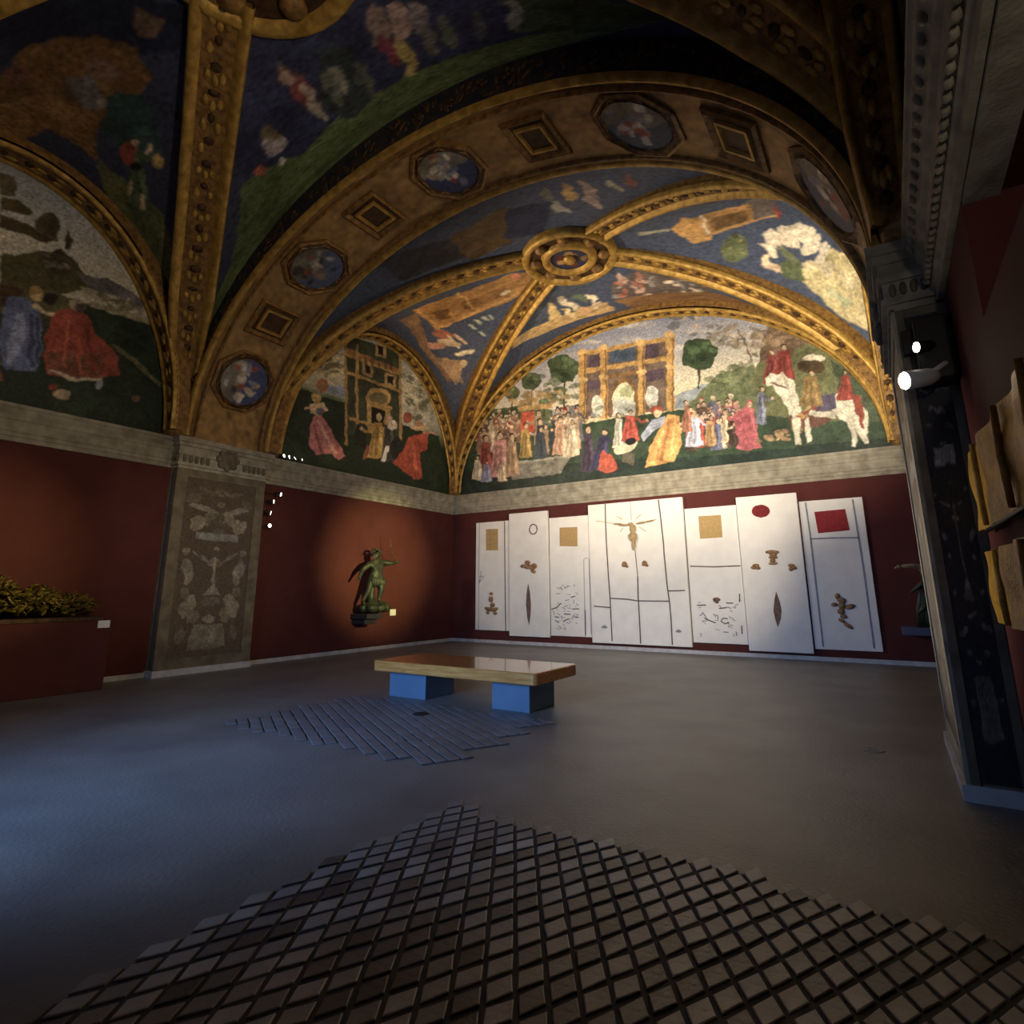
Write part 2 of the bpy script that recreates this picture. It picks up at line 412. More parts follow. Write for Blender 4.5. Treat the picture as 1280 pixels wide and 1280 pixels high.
def sweep(P, N, prof, name, mat, parent, wscale=None, smooth=False, closed_prof=False, tap=None):
    # P: centre line, N: direction into the room, prof: list of (sideways, inward)
    P = np.asarray(P, float); N = np.asarray(N, float)
    T = np.gradient(P, axis=0); T /= np.linalg.norm(T, axis=1)[:, None] + 1e-9
    N = N - (N * T).sum(1)[:, None] * T; N /= np.linalg.norm(N, axis=1)[:, None] + 1e-9
    B = np.cross(T, N)
    mb = MB(); rings = []
    for i in range(len(P)):
        k = 1.0 if wscale is None else wscale[i]
        rings.append([P[i] + B[i] * b * k + N[i] * n for b, n in prof])
    mb.loft(rings, closed_prof, False)
    return mb.build(name, mat, parent, smooth), T, N, B

# ------------------------------------------------------------------ the shell of the room
SX, SA = -5.845, 6.125
OPEN_Y, OPEN_Z0 = 4.45, 3.27
def structure(mb, name, mat, parent=None, smooth=False):
    return tag(mb.build(name, mat, parent, smooth), kind='structure')
floor = structure(MB().box((XL - .3, YF - .4, -.12), (XR + 2.5, YB + .3, 0)), 'floor', M['floor'])
wl = structure(MB().box((XL - .3, YF - .3, 0), (XL, YB + .3, 10.6)), 'wall_left', M['red_wall'])
wb = structure(MB().box((XL, YB, 0), (XR + 2.2, YB + .3, 10.6)), 'wall_back', M['red_wall'])
wr = structure(MB().box((XR + 2.0, YF, 0), (XR + 2.2, OPEN_Y, ZB)).box((XR, OPEN_Y, 0), (XR + 2.2, YB, 10.6)).box((XR, YF, 0), (XR + .25, OPEN_Y, OPEN_Z0))
               .box((XR, YF, ZB), (XR + 2.2, OPEN_Y, 10.6)), 'wall_right', M['red_wall'])
WX0, WX1, WZ0, WZ1 = -7.2, -4.8, 0.9, 3.7
wf = structure(MB().box((XL, YF - .3, 0), (WX0, YF, 10.6)).box((WX1, YF - .3, 0), (XR + 2.2, YF, 10.6))
               .box((WX0, YF - .3, 0), (WX1, YF, WZ0)).box((WX0, YF - .3, WZ1), (WX1, YF, 10.6)), 'wall_front', M['red_wall'])
structure(MB().box((XL - .3, YF - .4, 10.6), (XR + 2.5, YB + .3, 10.75)), 'light_block_slab', M['plaster'])  # unseen slab above the vaults, added to stop sky light leaking in

def window(name, a, b, axis):
    fr = MB(); t = .07
    (x0, y0, z0), (x1, y1, z1) = a, b
    if axis == 'y':
        for x in (x0, (x0 + x1) / 2 - t / 2, x1 - t): fr.box((x, y0, z0), (x + t, y1, z1))
        for z in (z0, z0 + (z1 - z0) * .6, z1 - t): fr.box((x0, y0 + .005, z), (x1, y1 - .005, z + t))
    else:
        for y in (y0, (y0 + y1) / 2 - t / 2, y1 - t): fr.box((x0, y, z0), (x1, y + t, z1))
        for z in (z0, z1 - t): fr.box((x0 + .005, y0, z), (x1 - .005, y1, z + t))
    o = structure(fr, name, M['stone_dark'])
    g = MB()
    if axis == 'y': g.box((x0, (y0 + y1) / 2 - .004, z0), (x1, (y0 + y1) / 2 + .004, z1))
    else: g.box(((x0 + x1) / 2 - .004, y0, z0), ((x0 + x1) / 2 + .004, y1, z1))
    g.build('pane', M['glass'], o)
window('window_1', (WX0, YF - .22, WZ0), (WX1, YF - .14, WZ1), 'y')
# stone edge of the embrasure seen under its lintel
structure(MB().box((XR + .005, YF, ZB - .03), (XR + .2, OPEN_Y - .002, ZB + .02)), 'trim_1', M['stone'])

def cornice(name, a, b, nrm, prof, mat=None):
    a = np.array([*a, 0.]); b = np.array([*b, 0.]); n = np.array([*nrm, 0.])
    mb = MB(); mb.loft([[p + n * o + np.array([0, 0, z]) for o, z in prof] for p in (a, b)], True, True)
    return structure(mb, name, mat or M['stone'])
K = [(-.01, 4.10), (.03, 4.10), (.035, 4.17), (.055, 4.19), (.055, 4.25), (.075, 4.27), (.075, 4.45), (.095, 4.47), (.10, 4.53), (.135, 4.60), (.14, 4.65), (.155, 4.66), (.155, 4.724), (-.01, 4.724)]
KR = [(o * 1.55 if o > 0 else o, z) for o, z in K]
c_left = cornice('trim_2', (XL, YF), (XL, YA - .002), (1, 0), K)
cornice('trim_3', (XL, YC + .002), (XL, YB), (1, 0), K)
cornice('trim_4', (XL, YB), (XR, YB), (0, -1), K)
c_right = cornice('trim_5', (XR, YF), (XR, YA - .002), (-1, 0), KR)
cornice('trim_6', (XR, YC + .002), (XR, YB), (-1, 0), K)
# egg and dart and bead rows of the near right cornice
eg = MB(); y = YF + .05
while y < YA - .1:
    eg.ell((XR - .185, y, 4.59), (.035, .055, .06), 6, 4); y += .16
eg.build('egg_and_dart', M['stone'], c_right, True)
bd = MB(); y = YF + .05
while y < YA - .1:
    bd.ell((XR - .115, y, 4.22), (.03, .04, .035), 6, 4); y += .11
bd.build('bead_row', M['stone'], c_right, True)

def skirting(name, a, b):
    return structure(MB().box(a, b), name, M['base_white'])
skirting('baseboard_left', (XL, YF, 0), (XL + .03, YA - .03, .09))
skirting('baseboard_left_far', (XL, YC + .03, 0), (XL + .03, YB, .09))
skirting('baseboard_back', (XL + .03, YB - .03, 0), (XR, YB, .09))
skirting('baseboard_right', (XR - .03, YF, 0), (XR, YA - .03, .09))
skirting('baseboard_right_far', (XR - .03, YC + .03, 0), (XR, YB - .03, .09))

# ------------------------------------------------------------------ pilasters under the arch
def grotesque(cv, u0, u1, v0, v1, side=False):
    cv.mp = lambda x, y: (x, y)
    c = (u0 + u1) / 2; w = u1 - u0; h = v1 - v0
    lt = [(150, 140, 118), (128, 118, 98), (110, 100, 84), (138, 130, 118)]
    gr = lambda: lt[RNG.integers(4)]
    def sym(fx, fy, rx, ry, al=.75, rot=0):
        col = gr()
        for s_ in (-1, 1): cv.ell(c + s_ * fx * w, v0 + fy * h, rx * w, ry * w, col, al, rot * s_, jit=.35)
    k = 1.0
    # candelabra axis
    for fy, r in ((.12, .16), (.2, .09), (.3, .12), (.42, .05), (.52, .1), (.6, .04), (.70, .09), (.78, .13), (.86, .06), (.93, .1)):
        cv.ell(c, v0 + fy * h, r * w, r * w * .6, gr(), .7, jit=.3)
    cv.poly([(c - .03 * w, v0 + .34 * h), (c + .03 * w, v0 + .34 * h), (c + .015 * w, v0 + .55 * h), (c - .015 * w, v0 + .55 * h)], gr(), .8)
    cv.poly([(c - .12 * w, v0 + .335 * h), (c + .12 * w, v0 + .335 * h), (c + .03 * w, v0 + .38 * h), (c - .03 * w, v0 + .38 * h)], gr(), .8)
    # tablet
    cv.poly([(c - .3 * w, v0 + .645 * h), (c + .3 * w, v0 + .645 * h), (c + .3 * w, v0 + .69 * h), (c - .3 * w, v0 + .69 * h)], (132, 134, 132), .85)
    cv.poly([(c - .26 * w, v0 + .04 * h), (c + .26 * w, v0 + .04 * h), (c + .2 * w, v0 + .17 * h), (c - .2 * w, v0 + .17 * h)], (120, 112, 96), .75)
    for fx, fy, rx, ry, rt in ((.3, .27, .1, .16, .5), (.22, .22, .08, .1, .2), (.36, .48, .08, .14, -.4), (.32, .43, .05, .1, .3), (.3, .74, .11, .1, 0), (.24, .83, .2, .04, .2),
                               (.38, .88, .1, .06, -.3), (.2, .93, .12, .03, .3), (.4, .58, .05, .05, 0), (.36, .12, .06, .1, .4), (.2, .55, .14, .025, .5), (.36, .35, .05, .07, .1), (.15, .78, .06, .12, .4)):
        sym(fx, fy, rx, ry, .7, rt)
    cv.grain(.18)

def pilaster(name, side, label):
    s = 1 if side == 'left' else -1
    wx = XL if side == 'left' else XR
    p = PL if side == 'left' else PR
    root = empty(name, (wx, (YA + YC) / 2, 0), label, 'pilaster')
    fx = wx + s * p
    def xb(a, b): return (min(wx + s * a, wx + s * b), max(wx + s * a, wx + s * b))
    x0, x1 = xb(0, p - .02)
    MB().box((x0, YA, 0), (x1, YC, ZB)).build('shaft', M['stone_dark'], root)
    b = .2
    for (ya, yb, za, zb) in ((YA - .02, YA + b, .12, ZB), (YC - b, YC + .02, .12, ZB), (YA + b, YC - b, .12, .32), (YA + b, YC - b, ZB - .18, ZB)):
        x0, x1 = xb(p - .03, p)
        MB().box((x0, ya, za), (x1, yb, zb)).build('border', M['stone_dark'] if side == 'left' else M['stone'], root)
    cv = Canvas(YA + b, YC - b, .32, ZB - .18, 150, 340, None, (88, 72, 58))
    grotesque(cv, YA + b, YC - b, .32, ZB - .18)
    P = np.stack([np.full_like(cv.uu, fx - s * .012), cv.uu, cv.vv], -1)
    if s > 0: P = P[::1, ::-1]; ca = cv.a[::1, ::-1]
    else: ca = cv.a
    grid_mesh('painted_panel', P, ca, M['paint'], root)
    # near side face
    sw0, sw1 = xb(.06, p - .09)
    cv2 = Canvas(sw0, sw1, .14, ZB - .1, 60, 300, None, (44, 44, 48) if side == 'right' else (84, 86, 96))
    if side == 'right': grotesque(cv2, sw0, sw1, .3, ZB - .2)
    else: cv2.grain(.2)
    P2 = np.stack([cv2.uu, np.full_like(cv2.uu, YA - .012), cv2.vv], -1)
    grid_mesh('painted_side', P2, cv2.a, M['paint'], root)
    x0, x1 = xb(0, .06); MB().box((x0, YA - .02, .12), (x1, YA, ZB)).build('side_border', M['stone_dark'], root)
    x0, x1 = xb(p - .09, p - .031); MB().box((x0, YA - .018, .12), (x1, YA, ZB)).build('side_border', M['stone_dark'], root)
    x0, x1 = xb(0, p + .03); MB().box((x0, YA - .04, 0), (x1, YC + .04, .12)).build('base', M['base_white'], root)
    # capital: stacked mouldings, a carved rosette and two scrolls
    steps = [(.02, 4.08, 4.14), (.06, 4.14, 4.2), (.035, 4.2, 4.36), (.07, 4.36, 4.43), (.05, 4.43, 4.54), (.09, 4.54, 4.62), (.13, 4.62, 4.724)]
    cap = MB()
    for o, za, zb in steps:
        x0, x1 = xb(-.0, p + o); cap.box((x0, YA - o, za), (x1, YC + o, zb))
    cp = cap.build('capital', M['stone'], root)
    orn = MB(); yc = (YA + YC) / 2
    orn.ell((fx + s * .06, yc, 4.4), (.06, .2, .22), 10, 8)
    for q in range(8):
        a = q * PI / 4; orn.ell((fx + s * .08, yc + .2 * math.cos(a), 4.4 + .18 * math.sin(a)), (.05, .08, .08), 6, 4)
    orn.build('rosette', M['stone_dark'], cp, True, kind='stuff')
    lv = MB(); n = 16
    for q in range(n):
        y = YA + .08 + (YC - YA - .16) * q / (n - 1)
        if abs(y - yc) > .35: lv.ell((fx + s * .04, y, 4.28), (.04, .05, .09), 6, 4)
    for q in range(5):
        lv.ell((wx + s * p * (.1 + .2 * q), YA - .04, 4.28), (.03, .035, .07), 6, 4)
    lv.build('leaf_carving', M['stone_dark'], cp, True, kind='stuff')
    return root
pilaster('pilaster', 'left', 'painted stone pilaster with candelabra ornament on the left wall between the two bays')
pilaster('pilaster', 'right', 'dark painted stone pier projecting from the right wall beside the spotlights')

# ------------------------------------------------------------------ ceiling: vaults, arch, ribs
ceiling = empty('ceiling', (0, 0, 0), kind='structure')
def curve_frame(P):
    T = np.gradient(P, axis=0); T /= np.linalg.norm(T, axis=1)[:, None]
    return T
def rib(P, N, width, name='rib', orn=0.42, dark=True, band='gold_band', edge='gold', taper=True, height=.13):
    n = len(P); k = np.ones(n)
    if taper is not None and taper is not False:
        L = np.concatenate([[0], np.cumsum(np.linalg.norm(np.diff(P, axis=0), axis=1))])
        k = np.clip(.42 + .58 * L / 3.0, .3, 1) if taper is True else np.interp(L / L[-1], *taper)
    w = width
    r, T, Nn, B = sweep(P, N, [(-.5 * w, -.25), (-.5 * w, .02), (-.36 * w, .05), (.36 * w, .05), (.5 * w, .02), (.5 * w, -.25)], name, M[band], ceiling, k)
    for sgn in (-1, 1):
        q = [(sgn * .5 * w, -.02), (sgn * .5 * w, height * .5), (sgn * .47 * w, height), (sgn * .42 * w, height + .015), (sgn * .36 * w, height), (sgn * .31 * w, height * .6), (sgn * .27 * w, .045)]
        sweep(P, N, q if sgn < 0 else q[::-1], name + '_moulding', M[edge], r, k, smooth=True)
    L = np.concatenate([[0], np.cumsum(np.linalg.norm(np.diff(P, axis=0), axis=1))])
    d1 = MB(); d2 = MB(); s = .25; i = 0
    while s < L[-1] - .1:
        p = np.array([np.interp(s, L, P[:, a]) for a in range(3)]); j = int(np.searchsorted(L, s)); j = min(j, n - 1)
        R_ = np.stack([T[j], B[j], Nn[j]], 1); kk = k[j]
        if i % 2 == 0: d1.ell(p + Nn[j] * .05, (.05 + .06 * RNG.random(), (.04 + .05 * RNG.random()) * kk + .02, .03), 6, 4, R_)
        else:
            for sg in (-1, 0, 1):
              if RNG.random() < .8: d2.ell(p + Nn[j] * .055 + B[j] * sg * .13 * w * kk + T[j] * (.06 * (sg != 0)), (.085 + .03 * RNG.random(), .045 * kk + .01, .03), 6, 4, R_)
        s += orn * .5; i += 1
    if dark: d1.build('dark_boss', M['gold_dark'], r, True, kind='stuff')
    d2.build('leaf_ornament', M['gold'], r, True, kind='stuff')
    return r
def ell_arc(cx, cz, a, b, t0, t1, n, fixed, axis):
    t = np.linspace(t0, t1, n); h = cx + a * np.cos(t); z = cz + b * np.sin(t)
    if axis == 'y': return np.stack([h, np.full(n, fixed), z], 1)
    return np.stack([np.full(n, fixed), h, z], 1)
def ell_norm(P, cx, cz, axis):
    c = np.array([cx, 0, cz]) if axis == 'y' else np.array([0, cx, cz])
    V = c[None] - P
    V[:, 1 if axis == 'y' else 0] = 0
    return V
def diag_rib(cx, cy, zf, sx, sy, ax, ay, width, stop):
    th = np.linspace(PI / 2 * .995, math.asin(stop), 80); t = np.sin(th)
    X = cx + sx * ax * t; Y = cy + sy * ay * t
    P = np.stack([X, Y, zf(X, Y) - .02], 1)
    T = curve_frame(P); hd = np.array([sx * ax, sy * ay, 0.]); hd /= np.linalg.norm(hd)
    side = np.cross(hd, [0, 0, 1.0]); N = np.cross(T, side[None]); N *= np.where(N[:, 2:3] > 0, -1, 1)
    # keep the normal pointing to the room axis on the steep part
    N = np.where((N @ hd)[:, None] > 0, -N, N)
    return rib(P, N, width)

# --- painted vault cells
A2 = lambda q: math.asin(max(-1, min(1, q))) / (PI / 2)
def vault_canvas(zf, ym, ay, n, ground, y0, y1):
    def mp(px, py):
        P = onVault(px, py, zf, y0, y1)
        return (A2((P[0] - XM) / AX), A2((P[1] - ym) / ay))
    return Canvas(-1, 1, -1, 1, n, n, mp, ground)
def vault_mesh(name, cv, zf, ym, ay):
    X = XM + AX * np.sin(cv.uu * PI / 2); Y = ym + ay * np.sin(cv.vv * PI / 2)
    P = np.stack([X, Y, zf(X, Y)], -1)
    return grid_mesh(name, P, cv.a, M['paint'], ceiling)
OCH = (176, 124, 48); DOCH = (116, 78, 30); CREAM = (226, 214, 180); PINK = (196, 138, 128); RED = (176, 62, 44); BLU = (66, 86, 128); DBL = (34, 48, 84)
GRN = (58, 84, 60); DGR = (30, 50, 38); TAN = (168, 140, 96)

cv = vault_canvas(far_z, FYM, FAY, 460, (66, 82, 114), YC, YB)
# left cell
cv.poly([(515, 388), (640, 342), (668, 340), (655, 368), (545, 412)], OCH); cv.poly([(540, 392), (560, 384), (565, 396), (550, 402)], DOCH); cv.poly([(575, 380), (630, 358), (634, 368), (585, 388)], (140, 96, 40))
cv.line([(522, 388), (552, 414)], 4, (206, 150, 70)); cv.line([(545, 412), (650, 366)], 3, (206, 150, 70)); cv.line([(572, 366), (592, 384)], 3, (220, 170, 90))
cv.poly([(500, 400), (520, 390), (540, 440), (575, 470), (560, 478), (530, 440)], (140, 104, 76))
cv.ell(555, 418, 14, 5, (170, 96, 72), rot=.2); cv.ell(562, 428, 16, 4, (214, 190, 150), rot=.2); cv.ell(580, 440, 14, 3, CREAM, rot=-.2); cv.ell(545, 432, 12, 4, (190, 130, 110))
cv.line([(560, 420), (575, 434)], 3, (224, 206, 170)); cv.line([(568, 418), (584, 430)], 3, (224, 190, 150)); cv.ell(572, 456, 13, 5, (210, 186, 140), rot=-.3); cv.poly([(540, 445), (575, 450), (580, 478), (570, 480)], (176, 140, 100))
for x, y in ((598, 402), (606, 398), (613, 396), (602, 418), (592, 408)): cv.ell(x, y, 6, 1.6, (170, 184, 160), rot=.5)
cv.ell(645, 346, 5, 4, (206, 120, 90)); cv.ell(630, 366, 6, 2.5, (226, 206, 170), rot=-.4)
# back cell
cv.poly([(668, 372), (700, 358), (740, 350), (700, 395), (690, 408), (660, 420)], (70, 84, 108)); cv.poly([(684, 378), (696, 382), (704, 402), (690, 408)], (232, 196, 116)); cv.poly([(640, 424), (700, 396), (760, 378), (770, 388), (690, 412), (640, 436)], (206, 164, 92))
for x, y, c in ((703, 376, CREAM), (716, 382, CREAM), (738, 372, CREAM), (746, 382, (226, 196, 150)), (724, 372, (90, 110, 90)), (730, 388, (226, 170, 110)), (712, 392, (236, 206, 150))):
    cv.ell(x, y, 9, 3.6, c, rot=RNG.random() - .4, jit=.6); cv.line([(x, y), (x + 8, y + 7)], 2.4, c)
cv.poly([(765, 352), (800, 338), (890, 352), (892, 366), (770, 376)], (96, 84, 84))
for k in range(40):
    x = 770 + RNG.random() * 116; y = 343 + RNG.random() * 26 + abs(x - 800) * .06
    cv.ell(x, y, 3 + 6 * RNG.random(), 1.6 + 1.6 * RNG.random(), [(190, 100, 76), (226, 204, 176), (214, 170, 150), (150, 150, 150), (110, 90, 80)][RNG.integers(5)], .9, rot=RNG.random() * 1.6 - .3, jit=.4)
cv.poly([(770, 376), (895, 366), (960, 388), (1000, 410), (900, 384), (790, 384)], (134, 92, 46))
# right cell
cv.poly([(838, 286), (850, 272), (884, 272), (890, 300), (866, 304)], (208, 150, 58)); cv.poly([(876, 270), (960, 248), (972, 270), (884, 294)], OCH); cv.poly([(888, 274), (930, 262), (934, 276), (892, 288)], (124, 88, 40)); cv.line([(878, 270), (886, 292)], 3, (236, 214, 180)); cv.line([(885, 292), (970, 268)], 3, (214, 160, 80))
cv.poly([(935, 252), (965, 246), (972, 268), (944, 276)], (110, 100, 96)); cv.ell(972, 264, 3, 9, (150, 50, 40))
cv.ell(916, 310, 18, 16, (96, 108, 70), jit=.3); cv.dabs([(916, 306)], 20, 3, [(170, 160, 90), (80, 96, 60)], (14, 12))
cv.poly([(1000, 340), (1040, 310), (1082, 330), (1085, 410), (1060, 400), (1010, 360)], (206, 190, 130)); cv.poly([(960, 330), (1000, 322), (1010, 350), (985, 348)], (84, 100, 64))
for x, y, rx, ry, c in ((968, 300, 16, 9, (236, 222, 196)), (985, 296, 18, 10, (230, 216, 190)), (1004, 290, 18, 11, (238, 226, 200)), (962, 312, 12, 6, (240, 218, 186)), (965, 330, 14, 6, (238, 200, 160)), (1014, 305, 8, 16, (226, 214, 190)), (1028, 318, 7, 14, (236, 224, 200)), (1015, 330, 12, 5, (210, 190, 150)), (1036, 336, 8, 10, (220, 206, 170)), (985, 318, 14, 5, (110, 124, 80)), (1050, 372, 20, 6, (180, 186, 140)), (1060, 350, 14, 6, (226, 210, 160))):
    cv.ell(x, y, rx, ry, c, .95, rot=RNG.random() * .8, jit=.5)
cv.line([(800, 292), (836, 288)], 4, (160, 160, 140))
# front cell over the boss
cv.poly([(470, 330), (560, 300), (640, 262), (640, 306), (560, 330), (500, 352)], (52, 52, 62)); cv.poly([(560, 300), (630, 258), (640, 304), (590, 326)], (96, 74, 36)); cv.poly([(632, 262), (690, 252), (680, 292), (634, 300)], DBL)
for x, y, c in ((710, 236, OCH), (716, 244, (190, 150, 70)), (738, 240, (170, 140, 130)), (742, 252, (186, 160, 150)), (768, 232, (190, 184, 160)), (790, 226, (140, 70, 50)), (700, 258, (170, 170, 160)), (684, 244, (120, 116, 110)), (730, 232, (150, 130, 120))):
    cv.ell(x, y, 11, 5, c, .9, rot=.7, jit=.6)
cv.poly([(820, 236), (930, 236), (930, 244), (860, 262), (820, 262)], (60, 70, 90))
cv.grain(.14)
vault_mesh('vault', cv, far_z, FYM, FAY)

cv = vault_canvas(near_z, NYM, NAY, 420, (56, 64, 92), YF, YA)
# left cell
cv.poly([(0, 0), (236, 0), (236, 60), (150, 70), (60, 50), (0, 90)], (30, 38, 62)); cv.poly([(0, 100), (40, 60), (120, 40), (170, 60), (190, 100), (130, 155), (60, 150), (0, 170)], (120, 82, 34)); cv.poly([(0, 130), (60, 120), (130, 150), (118, 200), (60, 160), (0, 185)], (142, 98, 36))
cv.poly([(105, 80), (130, 70), (155, 100), (130, 105)], (130, 96, 78)); cv.poly([(75, 100), (110, 90), (135, 130), (110, 140)], (110, 104, 104)); cv.ell(25, 95, 16, 13, (120, 70, 60), jit=.4); cv.ell(188, 26, 16, 18, (110, 84, 66), jit=.5); cv.ell(130, 130, 8, 7, (150, 134, 120), jit=.4)
cv.ell(160, 150, 34, 34, (40, 70, 70), jit=.3); cv.ell(180, 180, 22, 24, (44, 82, 80), jit=.4)
cv.poly([(118, 195), (160, 230), (200, 262), (222, 330), (222, 400), (150, 290)], (112, 122, 64)); cv.poly([(150, 240), (180, 236), (200, 290), (220, 360), (190, 330)], (92, 108, 60))
cv.fig(172, 250, 78, (84, 112, 74), lean=-.05, arm=1); cv.ell(162, 192, 11, 15, (170, 68, 46), jit=.3); cv.ell(170, 206, 9, 7, (30, 30, 40)); cv.line([(176, 240), (179, 262)], 5, (220, 190, 150)); cv.line([(164, 226), (158, 240)], 5, (214, 184, 140)); cv.ell(197, 202, 6, 8, (200, 160, 80)); cv.line([(184, 196), (188, 182)], 5, (224, 196, 150))
# back cell
cv.poly([(300, 0), (760, 0), (760, 40), (560, 80), (420, 160), (330, 240), (290, 200)], (52, 60, 96))
cv.poly([(290, 330), (300, 230), (330, 210), (380, 190), (440, 130), (520, 90), (640, 50), (760, 30), (900, 20), (900, 60), (700, 70), (540, 120), (420, 200), (330, 300)], (92, 112, 60))
cv.poly([(400, 60), (430, 60), (470, 120), (440, 150), (400, 130)], (54, 66, 70)); cv.poly([(620, 0), (760, 0), (860, 20), (760, 40), (640, 40)], (70, 90, 56))
for x, y, rx, ry, c, r in ((368, 100, 10, 26, (150, 84, 84), -.6), (358, 92, 7, 16, (180, 150, 130), -.6), (380, 118, 11, 20, (150, 50, 54), -.6), (392, 128, 6, 26, (186, 170, 150), -.6), (415, 110, 8, 26, (120, 126, 110), -.5), (424, 100, 7, 22, (150, 150, 130), -.5), (342, 182, 12, 14, (196, 180, 180), .3), (325, 213, 7, 7, (206, 90, 64), 0), (336, 168, 14, 8, (130, 110, 60), .3), (350, 204, 5, 5, (226, 220, 210), 0),
                           (470, 30, 14, 26, (160, 130, 120), -.4), (484, 60, 9, 26, (140, 46, 66), -.5), (508, 70, 10, 26, (206, 176, 70), -.5), (500, 30, 14, 26, (190, 150, 140), -.3), (520, 20, 12, 18, (170, 150, 150), -.3), (540, 50, 8, 24, (120, 110, 96), -.4), (560, 40, 8, 22, (110, 116, 100), -.4), (640, 20, 10, 20, (150, 150, 150), -.3), (600, 30, 8, 18, (90, 96, 100), -.3), (455, 95, 8, 26, (96, 100, 92), -.6)):
    cv.ell(x, y, rx, ry, c, .85, rot=r, jit=.4)
# right cell
cv.poly([(960, 0), (1100, 0), (1120, 250), (1060, 120)], (98, 80, 48))
cv.grain(.2)
vault_mesh('vault', cv, near_z, NYM, NAY)

# --- transverse arch
soff = Canvas(0, PI, YA, YC, 260, 40, lambda x, y: (x, y), (166, 122, 48))
soff.mp = lambda x, y: (x, y)
for _ in range(500):
    soff.ell(RNG.random() * PI, YA + RNG.random() * (YC - YA), .02 + .02 * RNG.random(), .06 + .08 * RNG.random(), [(180, 134, 58), (136, 96, 38), (120, 88, 44), (192, 146, 66)][RNG.integers(4)], .5, jit=.5, n=8)
soff.grain(.15)
Psf = np.stack([SX + SA * np.cos(soff.uu), soff.vv, ZT + SH * np.sin(soff.uu)], -1)
arch = grid_mesh('transverse_arch', Psf, soff.a, paint_mat('gilt_soffit_paint', .5, .4, .25, .6), ceiling)
def arch_face(Y, name):
    t = np.linspace(0, PI, 121); mb = MB()
    a = [(SX + SA * math.cos(q), Y, ZT + SH * math.sin(q)) for q in t]
    b = [(XM + (AX + .05) * math.cos(q), Y, ZT + (HA + .05) * math.sin(q)) for q in t]
    n = len(a)
    mb.add(a + b, [(i, i + 1, n + i + 1, n + i) for i in range(n - 1)])
    return mb.build(name, M['arch_blue'], arch)
M['arch_blue'] = noise_mat('dark_blue_arch_band', rgb(24, 32, 58), rgb(66, 58, 50), 6, 0.5, metal=.1, bump=.4, bscale=20)
arch_face(YA, 'arch_face'); arch_face(YC, 'arch_face')
# garland ornament on the near face
gb = MB()
for _ in range(330):
    q = .1 + RNG.random() * (PI - .2); k = .2 + .6 * RNG.random()
    x = (SX + SA * math.cos(q)) * (1 - k) + (XM + AX * math.cos(q)) * k; z = (ZT + SH * math.sin(q)) * (1 - k) + (ZT + HA * math.sin(q)) * k
    w_ = RNG.random() * 3.1; cw, sw = math.cos(w_), math.sin(w_)
    gb.ell((x, YA - .005, z), (.04 + .09 * RNG.random(), .02, .02 + .03 * RNG.random()), 6, 4, np.array([[cw, 0, -sw], [0, 1, 0], [sw, 0, cw]]))
gb.build('garland', M['gold_dark'], arch, True, kind='stuff')
# mouldings at both edges of the soffit
for Y, sg in ((YA, 1), (YC, -1)):
    for off, w in ((.0, .10), (.2, .06)):
        P = ell_arc(SX, ZT, SA, SH, .01, PI - .01, 120, Y + sg * (off + w / 2), 'y')
        N = ell_norm(P, SX, ZT, 'y')
        sweep(P, N, [(-w * .6, -.03), (-w * .5, .05), (-w * .2, .075), (w * .2, .075), (w * .5, .05), (w * .6, -.03)], 'soffit_moulding', M['gold'] if off == 0 else M['gold_band'], arch, None, True)
